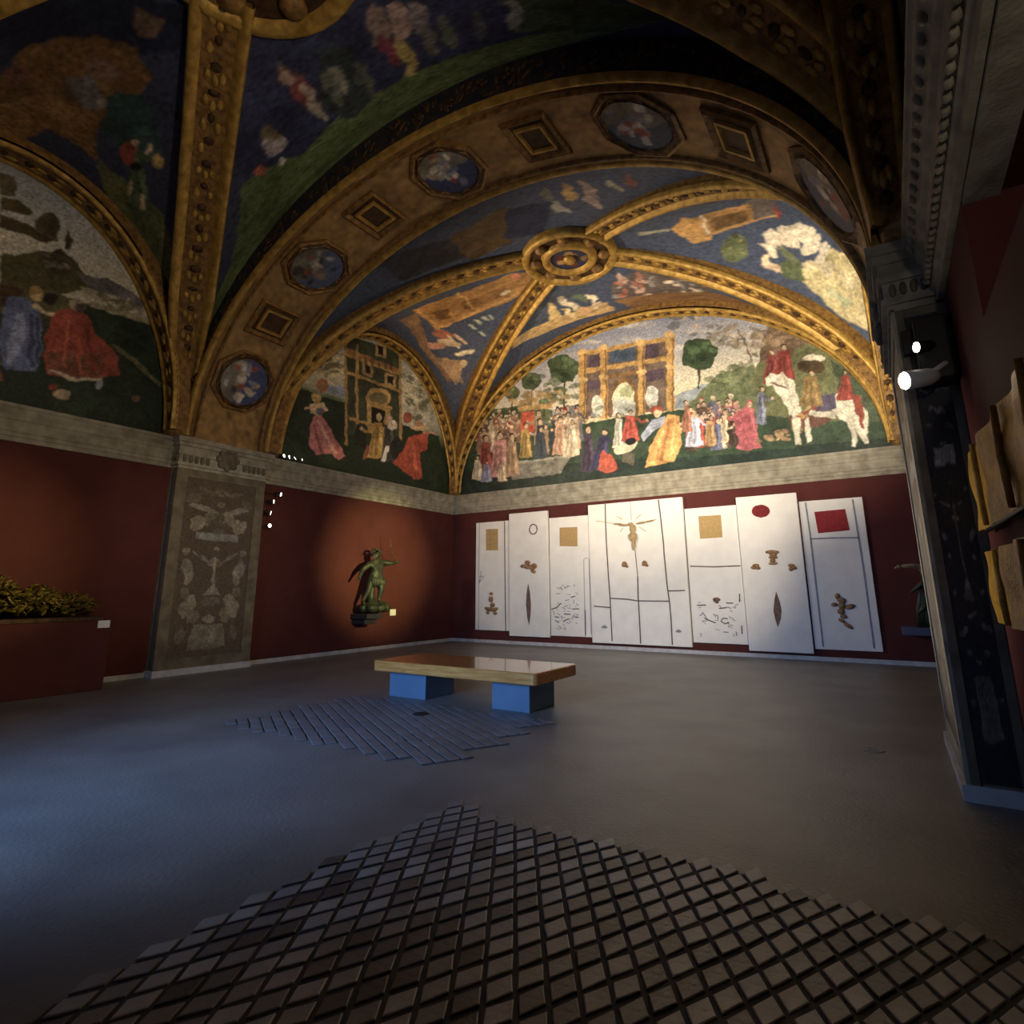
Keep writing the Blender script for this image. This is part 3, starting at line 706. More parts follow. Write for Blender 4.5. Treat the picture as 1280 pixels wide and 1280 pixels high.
# octagonal medallions and rectangular coffers
def soffit_frame(deg):
    q = math.radians(deg); p = np.array([SX + SA * math.cos(q), (YA + YC) / 2, ZT + SH * math.sin(q)])
    e1 = np.array([-SA * math.sin(q), 0, SH * math.cos(q)]); e1 /= np.linalg.norm(e1)
    e2 = np.array([0, 1., 0]); n = np.cross(e1, e2)
    if n @ (np.array([SX, p[1], ZT]) - p) < 0: n = -n
    return p, e1, e2, n
def ring_poly(p, e1, e2, n, shape, prof):
    mb = MB(); mb.loft([[p + e1 * a * k + e2 * b * k + n * h for a, b in shape] for k, h in prof], True, False); return mb
MEDS = [((150, 150, 160), (60, 80, 140)), ((150, 140, 130), (70, 90, 130)), ((140, 140, 150), (50, 70, 120)), ((150, 150, 140), (60, 80, 110)), ((150, 156, 170), (70, 90, 120))]
for i, dg in enumerate((160.5, 125, 90, 54.5, 19)):
    p, e1, e2, n = soffit_frame(dg)
    oc = [(.74 * math.cos(PI / 8 + k * PI / 4), .74 * math.sin(PI / 8 + k * PI / 4)) for k in range(8)]
    md = ring_poly(p, e1, e2, n, oc, [(1.0, -.04), (1.0, .07), (.93, .09), (.88, .05), (.84, .05), (.8, .08), (.75, .04)]).build('medallion', M['gold_band'], arch)
    ci = [(.56 * math.cos(k * PI / 12), .56 * math.sin(k * PI / 12)) for k in range(24)]
    ring_poly(p, e1, e2, n, ci, [(1.16, .045), (1.05, .06), (1.0, .08), (.94, .05)]).build('medallion_ring', M['gold_dark'], md)
    mc = Canvas(-.55, .55, -.55, .55, 46, 46, lambda x, y: (x, y), MEDS[i][1])
    hi, lo = MEDS[i]
    mc.poly([(-.55, -.55), (.55, -.55), (.55, -.1), (0, .02), (-.55, -.12)], (120, 116, 104))
    for _ in range(26):
        a = RNG.random() * 6.28; r = RNG.random() * .4
        mc.ell(r * math.cos(a), r * math.sin(a) - .06, .05 + .09 * RNG.random(), .04 + .06 * RNG.random(), [(206, 200, 190), (180, 176, 176), (226, 216, 196), (120, 130, 160), (176, 150, 110), (160, 60, 44), (60, 56, 60)][RNG.integers(7)], .9, rot=RNG.random() * 3, jit=.5, n=8)
    mc.grain(.12)
    msk = (mc.uu[:-1, :-1] ** 2 + mc.vv[:-1, :-1] ** 2) < .53 ** 2
    Pm = p[None, None] + e1 * mc.uu[..., None] + e2 * mc.vv[..., None] + n * .05
    grid_mesh('medallion_painting', Pm, mc.a, M['paint'], md, msk)
for dg in (142.5, 107.5, 72.5, 37.5):
    p, e1, e2, n = soffit_frame(dg)
    rc = [(-.42, -.5), (.42, -.5), (.42, .5), (-.42, .5)]
    cf = ring_poly(p, e1, e2, n, rc, [(1.0, -.04), (1.0, .06), (.9, .09), (.8, .05), (.74, .02)]).build('coffer', M['gold_band'], arch)
    ring_poly(p, e1, e2, n, rc, [(.62, .02), (.6, .07), (.5, .07), (.46, .03)]).build('coffer_inner_frame', M['gold'], cf)
    MB().prism([p + e1 * a * .74 + e2 * b * .74 + n * .018 for a, b in rc], n * .01).build('coffer_field', M['gold_dark'], cf)

# --- ribs of the far bay
for sx, sy in ((-1, -1), (1, -1), (-1, 1), (1, 1)):
    diag_rib(XM, FYM, far_z, sx, sy, AX, FAY, .62, .13)
    diag_rib(XM, NYM, near_z, sx, sy, AX, NAY, .82, .15)
def wall_rib(cx, a, b, fixed, axis, inward, w, lo=.02):
    P = ell_arc(cx, ZT, a, b, lo, PI - lo, 110, fixed + inward * (w * .5), axis)
    N = ell_norm(P, cx, ZT, axis)
    return rib(P, N, w, 'lunette_rib', .36, True, taper=([0, .1, .3, .7, .9, 1], [.5, .8, 1, 1, .8, .5]), height=.08)
wall_rib(XM, AX - .30, HA - .14, YB, 'y', -1, .46)
wall_rib(FYM, FAY - .26, HB - .14, XL, 'x', 1, .46)
wall_rib(FYM, FAY - .26, HB - .14, XR, 'x', -1, .46)
wall_rib(NYM, NAY - .26, HB - .12, XL, 'x', 1, .62)
wall_rib(NYM, NAY - .26, HB - .12, XR, 'x', -1, .62)
# gilded springers in the corners
def springer(x, y):
    mb = MB(); prof = [(.22, ZT - .005), (.24, ZT + .12), (.2, ZT + .5), (.2, ZT + 1.2), (.12, ZT + 2.0)]
    mb.loft([[(x + r * math.cos(a), y + r * math.sin(a), z) for a in np.linspace(0, 2 * PI, 12, endpoint=False)] for r, z in prof], True, True)
    return mb.build('springer', M['gold_band'], ceiling, True)
for x, y in ((XL + .08, YB - .08), (XR - .08, YB - .08), (XL + .16, YA - .1), (XL + .16, YC + .1), (XR - .16, YA - .1), (XR - .16, YC + .1)): springer(x, y)

# --- bosses
def boss(cx, cy, z, k, name):
    n = 40
    def lathe(prof, nm, mat, par):
        mb = MB(); mb.loft([[(cx + r * k * math.cos(a), cy + r * k * math.sin(a), z + h) for a in np.linspace(0, 2 * PI, n, endpoint=False)] for r, h in prof], True, False)
        return mb.build(nm, mat, par, True)
    b = lathe([(1.22, .5), (1.22, .02), (1.18, -.06), (1.1, -.08), (1.04, -.04), (1.0, .03)], name, M['gold'], ceiling)
    lathe([(1.02, .03), (.8, .06), (.7, .05)], 'boss_recess', M['gold_dark'], b)
    lathe([(.72, .05), (.68, -.05), (.62, -.08), (.54, -.06), (.48, .02)], 'boss_inner_ring', M['gold'], b)
    mc = Canvas(-.52, .52, -.52, .52, 40, 40, lambda x, y: (x, y), (40, 48, 84))
    for _ in range(16):
        mc.ell(.6 * (RNG.random() - .5), .6 * (RNG.random() - .5), .06 + .1 * RNG.random(), .05 + .08 * RNG.random(), [(120, 40, 30), (190, 140, 60), (70, 40, 30), (150, 110, 50)][RNG.integers(4)], .9, rot=RNG.random() * 3, jit=.4)
    ms = (mc.uu[:-1, :-1] ** 2 + mc.vv[:-1, :-1] ** 2) < .5 ** 2
    grid_mesh('boss_emblem', np.stack([cx + mc.uu * k, cy + mc.vv * k, np.full_like(mc.uu, z + .03)], -1), mc.a, M['paint'], b, ms)
    sh = MB(); sh.ell((cx, cy, z), (.16 * k, .2 * k, .09), 10, 6); sh.build('boss_shield', M['gold'], b, True)
    for q in range(8):
        a = q * PI / 4 + .3
        MB().ell((cx + .87 * k * math.cos(a), cy + .87 * k * math.sin(a), z + .02), (.16 * k, .16 * k, .12), 10, 6).build('boss_rosette', M['gold_band'], b, True)
    return b
boss(XM, FYM, 9.62, .98, 'boss')
boss(XM, NYM + .1, 9.62, 1.25, 'boss')

# ------------------------------------------------------------------ lunette frescoes (plain landscapes with robed people)
def lunette(name, axis, fixed, cx, a, b, nu, nv, label, painter):
    if axis == 'y': mp = lambda x, y: tuple(onY(x, y, fixed)[[0, 2]])
    else: mp = lambda x, y: tuple(onX(x, y, fixed)[[1, 2]])
    cv = Canvas(cx - a, cx + a, ZT, ZT + b, nu, nv, mp, (60, 80, 60))
    painter(cv)
    H = b * np.sqrt(np.maximum(1 - ((cv.uu - cx) / a) ** 2, 0))
    Vn = (cv.vv - ZT) / b
    zz = ZT + np.minimum(cv.vv - ZT, H)
    if axis == 'y': P = np.stack([cv.uu, np.full_like(cv.uu, fixed), zz], -1)
    else: P = np.stack([np.full_like(cv.uu, fixed), cv.uu, zz], -1)
    msk = (cv.vv[:-1, :-1] - ZT) < np.maximum(H[:-1, :-1], H[1:, 1:])
    o = grid_mesh(name, P, cv.a, M['paint'], None, msk)
    return tag(o, label, 'fresco')

def paint_back(c):
    c.grad([(4.7, (44, 66, 52)), (5.5, (52, 76, 58)), (6.05, (84, 108, 78)), (6.25, (190, 186, 150)), (6.6, (238, 222, 172)), (7.3, (226, 218, 190)), (8.3, (176, 180, 194)), (9.6, (120, 132, 168))])
    for _ in range(60):
        c.ell(600 + RNG.random() * 520, 405 + RNG.random() * 70, 12 + 18 * RNG.random(), 2 + 3 * RNG.random(), [(236, 226, 204), (206, 204, 206), (196, 190, 180)][RNG.integers(3)], .35, rot=-.1)
    # hills
    c.poly([(575, 560), (610, 512), (660, 505), (720, 520), (730, 560)], (96, 112, 76)); c.poly([(600, 520), (650, 508), (652, 530), (600, 540)], (66, 92, 62))
    c.poly([(690, 512), (725, 505), (725, 520), (690, 522)], (150, 160, 170)); c.poly([(835, 498), (880, 480), (910, 486), (900, 510), (836, 512)], (150, 164, 176))
    c.poly([(845, 520), (900, 465), (940, 458), (960, 480), (960, 520)], (112, 126, 84)); c.dabs([(900, 474), (920, 468), (935, 464)], 40, 6, [(86, 104, 66), (130, 140, 96)], (16, 10))
    c.poly([(940, 468), (960, 430), (1000, 420), (1040, 432), (1080, 480), (1112, 560), (960, 560)], (112, 118, 74)); c.poly([(1040, 450), (1080, 470), (1112, 560), (1060, 560)], (74, 92, 66))
    c.poly([(948, 440), (955, 420), (975, 405), (1010, 412), (1022, 424), (996, 436), (985, 452), (950, 454)], (124, 98, 76)); c.dabs([(960, 425), (980, 418), (1000, 420)], 30, 7, [(150, 122, 92), (96, 74, 58), (170, 140, 110)], (20, 12))
    c.dabs([(905, 420), (925, 418), (935, 430)], 50, 5, [(150, 136, 112), (130, 116, 90), (176, 160, 132)], (22, 14)); c.line([(940, 452), (930, 425), (920, 412)], 2, (110, 90, 70))
    c.dabs([(880, 412), (850, 402)], 8, 6, [(190, 170, 150), (90, 96, 100)], (22, 6))
    # trees
    c.tree(664, 520, 44, 13, (74, 92, 62)); c.tree(705, 535, 75, 20, (70, 92, 60)); c.dabs([(700, 490), (690, 482), (712, 492)], 30, 6, [(96, 116, 76), (76, 96, 62)], (14, 14))
    c.tree(640, 515, 24, 10, (96, 112, 74)); c.tree(874, 486, 44, 23, (62, 88, 56)); c.dabs([(652, 500), (670, 498), (690, 496)], 40, 5, [(176, 140, 74), (196, 160, 90), (140, 116, 66)], (20, 8))
    c.tree(680, 520, 16, 8, (96, 116, 80))
    # a plain pillared gate with openings
    G = (206, 156, 66); GD = (140, 98, 44); PUR = (92, 74, 92)
    c.poly([(726, 444), (838, 424), (842, 512), (726, 524)], (120, 98, 84))
    for q in ((736, 446, 750, 442, 750, 460, 736, 463), (802, 428, 824, 424, 824, 446, 802, 450)): c.poly([(q[0], q[1]), (q[2], q[3]), (q[4], q[5]), (q[6], q[7])], PUR)
    c.poly([(762, 438), (795, 432), (795, 450), (762, 454)], (74, 96, 124)); c.poly([(734, 476), (752, 474), (752, 486), (734, 488)], PUR); c.poly([(805, 464), (830, 460), (830, 474), (805, 478)], PUR)
    c.poly([(724, 462), (842, 444), (842, 450), (724, 468)], G); c.poly([(724, 440), (842, 419), (842, 425), (724, 446)], G); c.poly([(752, 470), (800, 462), (800, 467), (752, 475)], GD)
    for x, w_, t, b_ in ((728, 9, 440, 526), (755, 9, 434, 524), (802, 9, 428, 518), (838, 10, 418, 514)):
        c.poly([(x - w_ / 2, t), (x + w_ / 2, t), (x + w_ / 2, b_), (x - w_ / 2, b_)], G); c.line([(x + w_ * .3, t), (x + w_ * .3, b_)], 2, GD); c.ell(x, (t + b_) / 2 - 8, w_ * .75, 3, (224, 180, 96)); c.ell(x, t, w_ * .7, 4, (220, 176, 90))
    c.ell(780, 500, 18, 28, GD); c.poly([(762, 500), (798, 500), (798, 520), (762, 522)], GD); c.ell(780, 500, 14, 22, (232, 226, 186)); c.poly([(766, 500), (794, 500), (794, 520), (766, 521)], (196, 204, 196)); c.ell(782, 490, 10, 8, (150, 160, 110), .8, jit=.4); c.ell(747, 508, 8, 14, (216, 220, 206)); c.ell(815, 496, 8, 14, (206, 212, 204))
    c.dabs([(747, 516), (780, 515), (815, 505)], 18, 4, [(120, 140, 110), (170, 180, 180)], (6, 6))
    # meadow
    c.poly([(575, 545), (720, 530), (850, 512), (960, 520), (1115, 530), (1115, 575), (575, 620)], (54, 80, 56)); c.poly([(575, 590), (760, 575), (900, 570), (1115, 545), (1115, 575), (575, 620)], (36, 58, 48))
    # people, far to near
    mix = [(196, 70, 50), (96, 104, 140), (206, 160, 90), (120, 90, 70), (216, 150, 140), (70, 90, 80), (170, 60, 60), (210, 196, 170), (150, 130, 150), (90, 70, 60)]
    c.crowd((598, 650), (545, 570, -6), 34, 30, [(150, 110, 80), (170, 130, 100), (120, 90, 80), (176, 80, 60), (206, 180, 150)])
    c.poly([(651, 516), (668, 514), (668, 540), (651, 542)], (206, 74, 40)); c.poly([(648, 508), (690, 504), (690, 510), (648, 514)], (190, 150, 80))
    c.crowd((668, 726), (552, 572, -6), 20, 42, [(96, 104, 120), (60, 70, 80), (216, 170, 140), (206, 196, 170), (170, 140, 110), (226, 206, 180)])
    c.poly([(640, 578), (715, 568), (700, 592), (640, 600)], (136, 134, 120)); c.poly([(640, 578), (715, 568), (715, 571), (640, 581)], (170, 168, 150)); c.poly([(664, 582), (684, 580), (684, 590), (664, 592)], (150, 146, 130))
    c.fig(607, 598, 54, (180, 70, 70), w=.36); c.fig(625, 596, 56, (216, 146, 140), w=.46); c.fig(640, 594, 52, (190, 150, 110), w=.34); c.fig(657, 572, 44, (186, 150, 60), w=.36)
    c.fig(597, 600, 30, (226, 214, 176), w=.44); c.fig(608, 602, 26, (150, 156, 200), w=.5); c.fig(628, 602, 26, (214, 190, 150), w=.44)
    c.fig(676, 572, 38, (66, 78, 96), w=.42); c.fig(700, 568, 48, (224, 170, 136), w=.36); c.fig(714, 570, 48, (226, 206, 170), hair=(240, 234, 220), w=.4)
    c.fig(735, 590, 58, (76, 62, 88), w=.3); c.fig(748, 588, 52, (66, 66, 110), w=.42, lean=.15, arm=1); c.poly([(752, 562), (764, 568), (772, 586), (760, 592), (746, 588)], (206, 74, 44))
    c.fig(773, 560, 44, (206, 210, 190), w=.3); c.fig(788, 552, 40, (206, 70, 56), w=.5, arm=1); c.ell(782, 560, 16, 6, (226, 214, 180), rot=-.4); c.ell(788, 552, 7, 5, (40, 36, 40)); c.poly([(780, 566), (795, 566), (792, 582), (778, 578)], (96, 92, 76))
    c.poly([(800, 545), (815, 524), (832, 520), (834, 530), (815, 540), (804, 552)], (176, 188, 220)); c.ell(820, 512, 8, 6, (196, 80, 60)); c.ell(822, 516, 5, 5, (220, 190, 150))
    c.poly([(836, 518), (850, 520), (852, 556), (842, 576), (820, 582), (806, 584), (812, 560)], (226, 160, 62)); c.line([(838, 524), (826, 576)], 4, (200, 130, 46)); c.line([(844, 526), (838, 572)], 3, (240, 186, 90)); c.line([(830, 536), (816, 578)], 3, (240, 186, 90))
    c.crowd((860, 925), (535, 566, -6), 42, 38, mix)
    c.fig(868, 558, 44, (190, 196, 226), hair=(190, 150, 90), w=.44, arm=1); c.fig(888, 556, 36, (196, 150, 90), w=.4); c.fig(906, 552, 40, (216, 190, 150), w=.2); c.fig(858, 540, 40, (176, 110, 80), w=.3)
    c.fig(936, 562, 62, (206, 96, 110), hair=(196, 80, 90), w=.44, arm=-1); c.poly([(915, 520), (935, 505), (950, 560), (925, 562)], (200, 84, 104), .8)
    c.fig(952, 530, 48, (130, 140, 170), w=.24, arm=1); c.fig(965, 480, 44, (150, 60, 56), w=.5, hair=(120, 60, 50)); c.fig(980, 478, 48, (150, 50, 46), w=.5)
    c.dabs([(960, 548), (975, 544), (985, 540)], 16, 5, [(196, 160, 110), (170, 130, 90)], (14, 5), .9)
    # pale mounts with riders
    Hs = (226, 220, 198)
    c.poly([(962, 478), (974, 468), (990, 476), (1000, 500), (1004, 526), (990, 530), (984, 510), (970, 490)], Hs)
    c.poly([(985, 520), (1030, 508), (1040, 524), (1020, 534), (990, 536)], (120, 76, 60)); c.poly([(990, 514), (1000, 512), (1000, 556), (994, 556)], Hs); c.poly([(1006, 524), (1012, 522), (1014, 552), (1008, 554)], Hs)
    c.ell(1056, 506, 20, 15, Hs, rot=.2); c.poly([(1040, 512), (1068, 504), (1080, 530), (1086, 555), (1080, 556), (1068, 534), (1050, 524)], Hs); c.poly([(1058, 520), (1066, 522), (1072, 545), (1068, 560), (1064, 558), (1064, 542)], (206, 200, 180)); c.poly([(1012, 514), (1044, 514), (1044, 522), (1012, 520)], (210, 204, 184))
    c.poly([(1014, 500), (1044, 490), (1046, 510), (1020, 516)], (86, 80, 110)); c.ell(1018, 448, 14, 5, (230, 220, 196)); c.ell(1014, 458, 18, 8, (88, 70, 40)); c.fig(1014, 508, 46, (150, 120, 60), w=.6); c.fig(1056, 500, 38, (160, 56, 44), w=.5); c.poly([(1062, 490), (1076, 496), (1086, 540), (1076, 536)], (150, 60, 44)); c.poly([(956, 474), (964, 466), (974, 470), (972, 480), (960, 484)], Hs); c.line([(962, 478), (985, 488)], 2, (120, 60, 50)); c.line([(976, 466), (986, 492)], 3, (190, 180, 160)); c.poly([(1078, 508), (1084, 516), (1086, 540), (1081, 544)], (214, 206, 182))
    c.dabs([(1000, 520), (1010, 516)], 12, 4, [(206, 160, 80), (160, 60, 50)], (10, 6), .9)
    c.grain(.14)
lunette('fresco', 'y', YB - .03, XM, AX - .18, HA - .05, 760, 320, 'large semicircular fresco of a crowd before a golden gate, above the white panels', paint_back)

def paint_left(c):
    c.grad([(4.7, (34, 56, 40)), (6.3, (40, 64, 44)), (6.6, (130, 140, 96)), (7.0, (196, 196, 180)), (7.6, (236, 226, 184)), (8.4, (190, 196, 206)), (9.3, (150, 160, 190))])
    for _ in range(20): c.ell(380 + RNG.random() * 60, 440 + RNG.random() * 40, 8, 2.5, [(150, 140, 106), (236, 224, 180)][RNG.integers(2)], .6, rot=.2)
    c.dabs([(410, 455), (420, 465), (400, 450)], 30, 5, [(110, 104, 76), (140, 130, 96)], (14, 10)); c.poly([(370, 482), (432, 500), (432, 520), (360, 490)], (120, 140, 92)); c.poly([(408, 480), (432, 484), (432, 496), (410, 492)], (150, 164, 196))
    c.poly([(500, 455), (530, 470), (545, 530), (500, 536)], (206, 202, 180)); c.dabs([(515, 500), (525, 506), (520, 490)], 40, 5, [(80, 90, 64), (130, 130, 96), (226, 214, 170)], (12, 18))
    c.poly([(345, 482), (372, 486), (440, 506), (440, 580), (345, 575)], (34, 58, 42)); c.poly([(500, 530), (548, 545), (560, 612), (500, 600)], (40, 62, 42))
    # plain green house with ochre bands
    GH = (66, 76, 56); OC = (204, 154, 66)
    c.poly([(432, 418), (500, 440), (502, 570), (432, 540)], GH)
    c.poly([(432, 434), (501, 462), (501, 468), (432, 441)], (176, 116, 60)); c.poly([(432, 441), (501, 467), (501, 470), (432, 445)], OC); c.poly([(430, 462), (501, 487), (501, 491), (430, 466)], OC); c.poly([(436, 520), (462, 529), (462, 533), (436, 524)], OC)
    for x in (432, 446, 500): c.line([(x, 430), (x + 1, 556)], 3.4, (190, 146, 70))
    for x, y in ((460, 461), (488, 474), (476, 437)): c.poly([(x - 7, y - 9), (x + 7, y - 5), (x + 7, y + 11), (x - 7, y + 7)], (196, 156, 84)); c.poly([(x - 3.5, y - 5), (x + 3.5, y - 3), (x + 3.5, y + 7), (x - 3.5, y + 5)], (40, 34, 26))
    c.ell(473, 497, 16, 12, OC); c.ell(473, 498, 12, 8, (130, 116, 74)); c.poly([(458, 500), (490, 508), (490, 512), (458, 505)], OC); c.poly([(458, 504), (488, 512), (488, 548), (460, 540)], (196, 156, 76)); c.poly([(464, 508), (481, 513), (481, 534), (464, 528)], (34, 28, 20))
    c.poly([(446, 530), (458, 534), (458, 560), (442, 556)], (40, 44, 36))
    for q in range(8): c.poly([(440 + q * 8, 446), (443 + q * 8, 447), (443 + q * 8, 462), (440 + q * 8, 461)], (52, 64, 46), .6)
    # people
    c.poly([(390, 520), (402, 518), (432, 570), (424, 576), (412, 566), (396, 568), (386, 556)], (206, 116, 120)); c.line([(396, 524), (420, 568)], 4, (226, 160, 156)); c.line([(392, 530), (402, 566)], 3, (170, 80, 92)); c.poly([(388, 505), (404, 503), (410, 514), (396, 520), (388, 516)], (214, 190, 140)); c.ell(396, 498, 6, 6, (210, 170, 90)); c.ell(403, 482, 8, 9, (176, 116, 76)); c.line([(380, 512), (390, 508), (408, 512)], 3, (220, 180, 140)); c.ell(400, 514, 6, 4, (110, 106, 140))
    c.fig(468, 572, 54, (212, 160, 54), hair=(226, 206, 150), w=.34, lean=.12, arm=-1); c.line([(460, 556), (454, 574)], 4, (160, 90, 60)); c.fig(486, 576, 56, (86, 84, 76), hair=(190, 150, 100), w=.34); c.poly([(482, 556), (488, 558), (480, 578), (476, 577)], (236, 230, 214)); c.ell(491, 532, 6, 7, (226, 206, 190))
    c.ell(510, 522, 6, 7, (196, 90, 60)); c.ell(496, 560, 9, 14, (44, 50, 46))
    c.poly([(510, 546), (536, 540), (534, 562), (524, 566), (528, 598), (518, 600), (490, 578), (504, 564)], (206, 72, 38)); c.line([(515, 550), (520, 590)], 4, (226, 100, 50)); c.ell(523, 532, 6, 6, (196, 140, 90)); c.ell(525, 535, 12, 3, (226, 190, 130)); c.line([(528, 540), (545, 542)], 3, (206, 150, 120))
    c.grain(.14)
lunette('fresco', 'x', XL + .02, FYM, FAY - .14, HB - .05, 380, 280, 'arched fresco with a green and ochre house and dancers, above the bronze boy', paint_left)

def paint_near(c):
    c.grad([(4.7, (34, 52, 38)), (5.9, (40, 60, 42)), (6.6, (74, 82, 52)), (7.0, (196, 190, 170)), (7.6, (212, 204, 186)), (8.5, (178, 182, 192)), (9.3, (130, 142, 170))])
    for _ in range(40): c.ell(RNG.random() * 200, 230 + RNG.random() * 150, 16, 4, [(226, 218, 200), (176, 176, 180), (200, 192, 176)][RNG.integers(3)], .4, rot=.4)
    c.poly([(0, 215), (22, 222), (20, 245), (0, 244)], (110, 96, 74)); c.poly([(0, 245), (30, 252), (45, 268), (20, 264), (0, 262)], (92, 80, 44)); c.poly([(0, 268), (35, 280), (70, 300), (60, 305), (20, 290), (0, 285)], (84, 68, 36)); c.poly([(45, 275), (64, 265), (76, 278), (70, 300), (48, 290)], (96, 84, 52)); c.poly([(80, 300), (85, 287), (92, 300), (88, 313), (80, 312)], (74, 72, 52))
    c.poly([(0, 320), (50, 315), (70, 315), (95, 330), (120, 360), (60, 372), (0, 365)], (88, 82, 46)); c.ell(72, 330, 22, 18, (84, 74, 48), jit=.3); c.dabs([(64, 325), (74, 330)], 14, 4, [(150, 140, 120), (70, 62, 40)], (16, 12))
    c.poly([(95, 340), (140, 350), (185, 378), (185, 390), (120, 370)], (110, 106, 110)); c.poly([(100, 358), (150, 370), (186, 392), (190, 408), (110, 392)], (166, 156, 126)); c.dabs([(130, 372), (150, 378), (170, 388)], 40, 5, [(206, 196, 170), (110, 100, 76), (140, 130, 100)], (20, 8))
    c.poly([(0, 352), (60, 362), (110, 380), (110, 400), (0, 390)], (96, 92, 52)); c.poly([(0, 355), (30, 360), (20, 380), (0, 382)], (84, 54, 26))
    c.poly([(100, 380), (190, 405), (210, 540), (60, 540), (60, 420)], (40, 58, 42)); c.line([(140, 432), (170, 452), (202, 483)], 5, (120, 116, 84))
    # two robed people holding hands
    c.poly([(10, 372), (30, 370), (52, 390), (54, 440), (44, 462), (8, 462), (0, 455), (0, 400)], (96, 112, 164)); c.poly([(18, 395), (30, 392), (32, 430), (14, 458), (6, 455)], (136, 152, 196)); c.line([(40, 392), (40, 458)], 6, (62, 72, 116)); c.line([(48, 398), (48, 456)], 5, (54, 66, 100))
    c.ell(46, 368, 8, 8, (204, 172, 110)); c.ell(44, 363, 8, 5, (176, 136, 60)); c.ell(62, 373, 10, 7, (40, 30, 24)); c.line([(40, 380), (58, 392), (74, 396)], 6, (206, 176, 140)); c.line([(74, 396), (96, 394)], 6, (214, 184, 146))
    c.ell(94, 382, 8, 9, (176, 160, 130)); c.ell(100, 386, 7, 8, (92, 84, 66)); c.poly([(70, 388), (88, 386), (110, 396), (120, 420), (148, 446), (150, 470), (130, 472), (60, 470), (56, 440), (60, 410)], (176, 62, 44)); c.poly([(60, 440), (130, 442), (128, 474), (60, 468)], (140, 74, 46)); c.line([(62, 464), (96, 474), (128, 473)], 4, (200, 180, 150)); c.line([(84, 400), (80, 460)], 4, (200, 90, 60)); c.line([(108, 410), (116, 466)], 5, (150, 44, 34)); c.line([(98, 420), (100, 466)], 4, (196, 80, 52))
    c.ell(124, 480, 5, 7, (150, 160, 170)); c.ell(78, 492, 9, 6, (176, 150, 120), jit=.4); c.ell(66, 484, 5, 4, (150, 50, 40)); c.ell(172, 498, 5, 4, (130, 100, 76))
    c.crowd((-90, -6), (470, 480), 4, 95, [(96, 112, 160), (170, 120, 60), (150, 70, 60)])
    c.grain(.16)
lunette('fresco', 'x', XL + .02, NYM, NAY - .14, HB - .05, 320, 240, 'arched fresco of blue and red robed people holding hands, on the near left wall', paint_near)
def paint_right(c):
    c.mp = lambda x, y: (x, y)
    c.grad([(4.7, (40, 52, 40)), (6.4, (80, 84, 56)), (7.0, (150, 146, 124)), (9.3, (90, 100, 130))]); c.grain(.2)
for cx_, nm_ in ((NYM, 'trim_7'), (FYM, 'trim_8')):
    f_ = lunette(nm_, 'x', XR - .02, cx_, (NAY if nm_ == 'trim_7' else FAY) - .14, HB - .05, 80, 60, None, paint_right)
    f_['kind'] = 'structure'
    if 'category' in f_: del f_['category']

# ------------------------------------------------------------------ floor tiles
def tile_mesh(name, a, b, h, ka, kb, mat):
    a = np.array(a); b = np.array(b)
    c = [(-.5, -.5), (.5, -.5), (.5, .5), (-.5, .5)]
    def ring(s, z): return [(*(a * u * s * ka + b * v * s * kb), z) for u, v in c]
    mb = MB(); mb.loft([ring(1.0, 0), ring(1.0, h * .7), ring(.9, h)], True, True)
    me = bpy.data.meshes.new(name); me.from_pydata(mb.v, [], mb.f); me.update(); me.materials.append(mat)
    return me
def cross2(a, b): return a[0] * b[1] - a[1] * b[0]
def lay_tiles(a, b, x0, x1, y0, y1, h, gap, mat, limit, eye, nm, jit):
    a = np.array(a); b = np.array(b); out = []; have = set(); keys = []
    for i in range(-90, 90):
        for j in range(-90, 90):
            p = np.array([(x0 + x1) / 2, (y0 + y1) / 2]) + i * a + j * b
            if x0 + .06 < p[0] < x1 - .06 and y0 + .06 < p[1] < y1 - .06: out.append(p); have.add((i, j)); keys.append((i, j))
    def vis(p):
        q = CAM @ (np.array([*p, 0]) - O0)
        if q[2] < .2: return -1
        u, v = CX + FPX * q[0] / q[2], CY - FPX * q[1] / q[2]
        return (1 / np.linalg.norm(q)) if (-30 < u < 1310 and v < 1310) else -1
    bed = MB()
    for p, (i, j) in zip(out, keys):
        u0 = -.5 if (i - 1, j) in have else -.5 * gap[0]; u1 = .5 if (i + 1, j) in have else .5 * gap[0]
        v0 = -.5 if (i, j - 1) in have else -.5 * gap[1]; v1 = .5 if (i, j + 1) in have else .5 * gap[1]
        bed.add([(*(p + a * u + b * v), .003) for u, v in ((u0, v0), (u1, v0), (u1, v1), (u0, v1))], [(0, 1, 2, 3)])
    bed.build('tile_joint', M['grout'], floor, kind='stuff')
    out.sort(key=lambda p: -vis(p))
    me = tile_mesh(nm, a, b, h, gap[0], gap[1], mat)
    rest = MB(); nt = 0
    for p in out:
        if nt < limit and vis(p) > 0:
            o = bpy.data.objects.new(nm, me); COL.objects.link(o); o.parent = floor
            o.location = (p[0], p[1], .004 - abs(RNG.normal(0, jit)) * .5); o.rotation_euler = (RNG.normal(0, jit * 4), RNG.normal(0, jit * 4), RNG.normal(0, .03)); nt += 1
        else:
            c = [(-.5, -.5), (.5, -.5), (.5, .5), (-.5, .5)]
            rg = lambda s, z: [(*(p + a * u * s * gap[0] + b * v * s * gap[1]), z) for u, v in c]
            rest.loft([rg(1, .003), rg(1, h * .7), rg(.9, h)], True, True)
    if rest.v: rest.build(nm + '_field', mat, floor, kind='stuff')
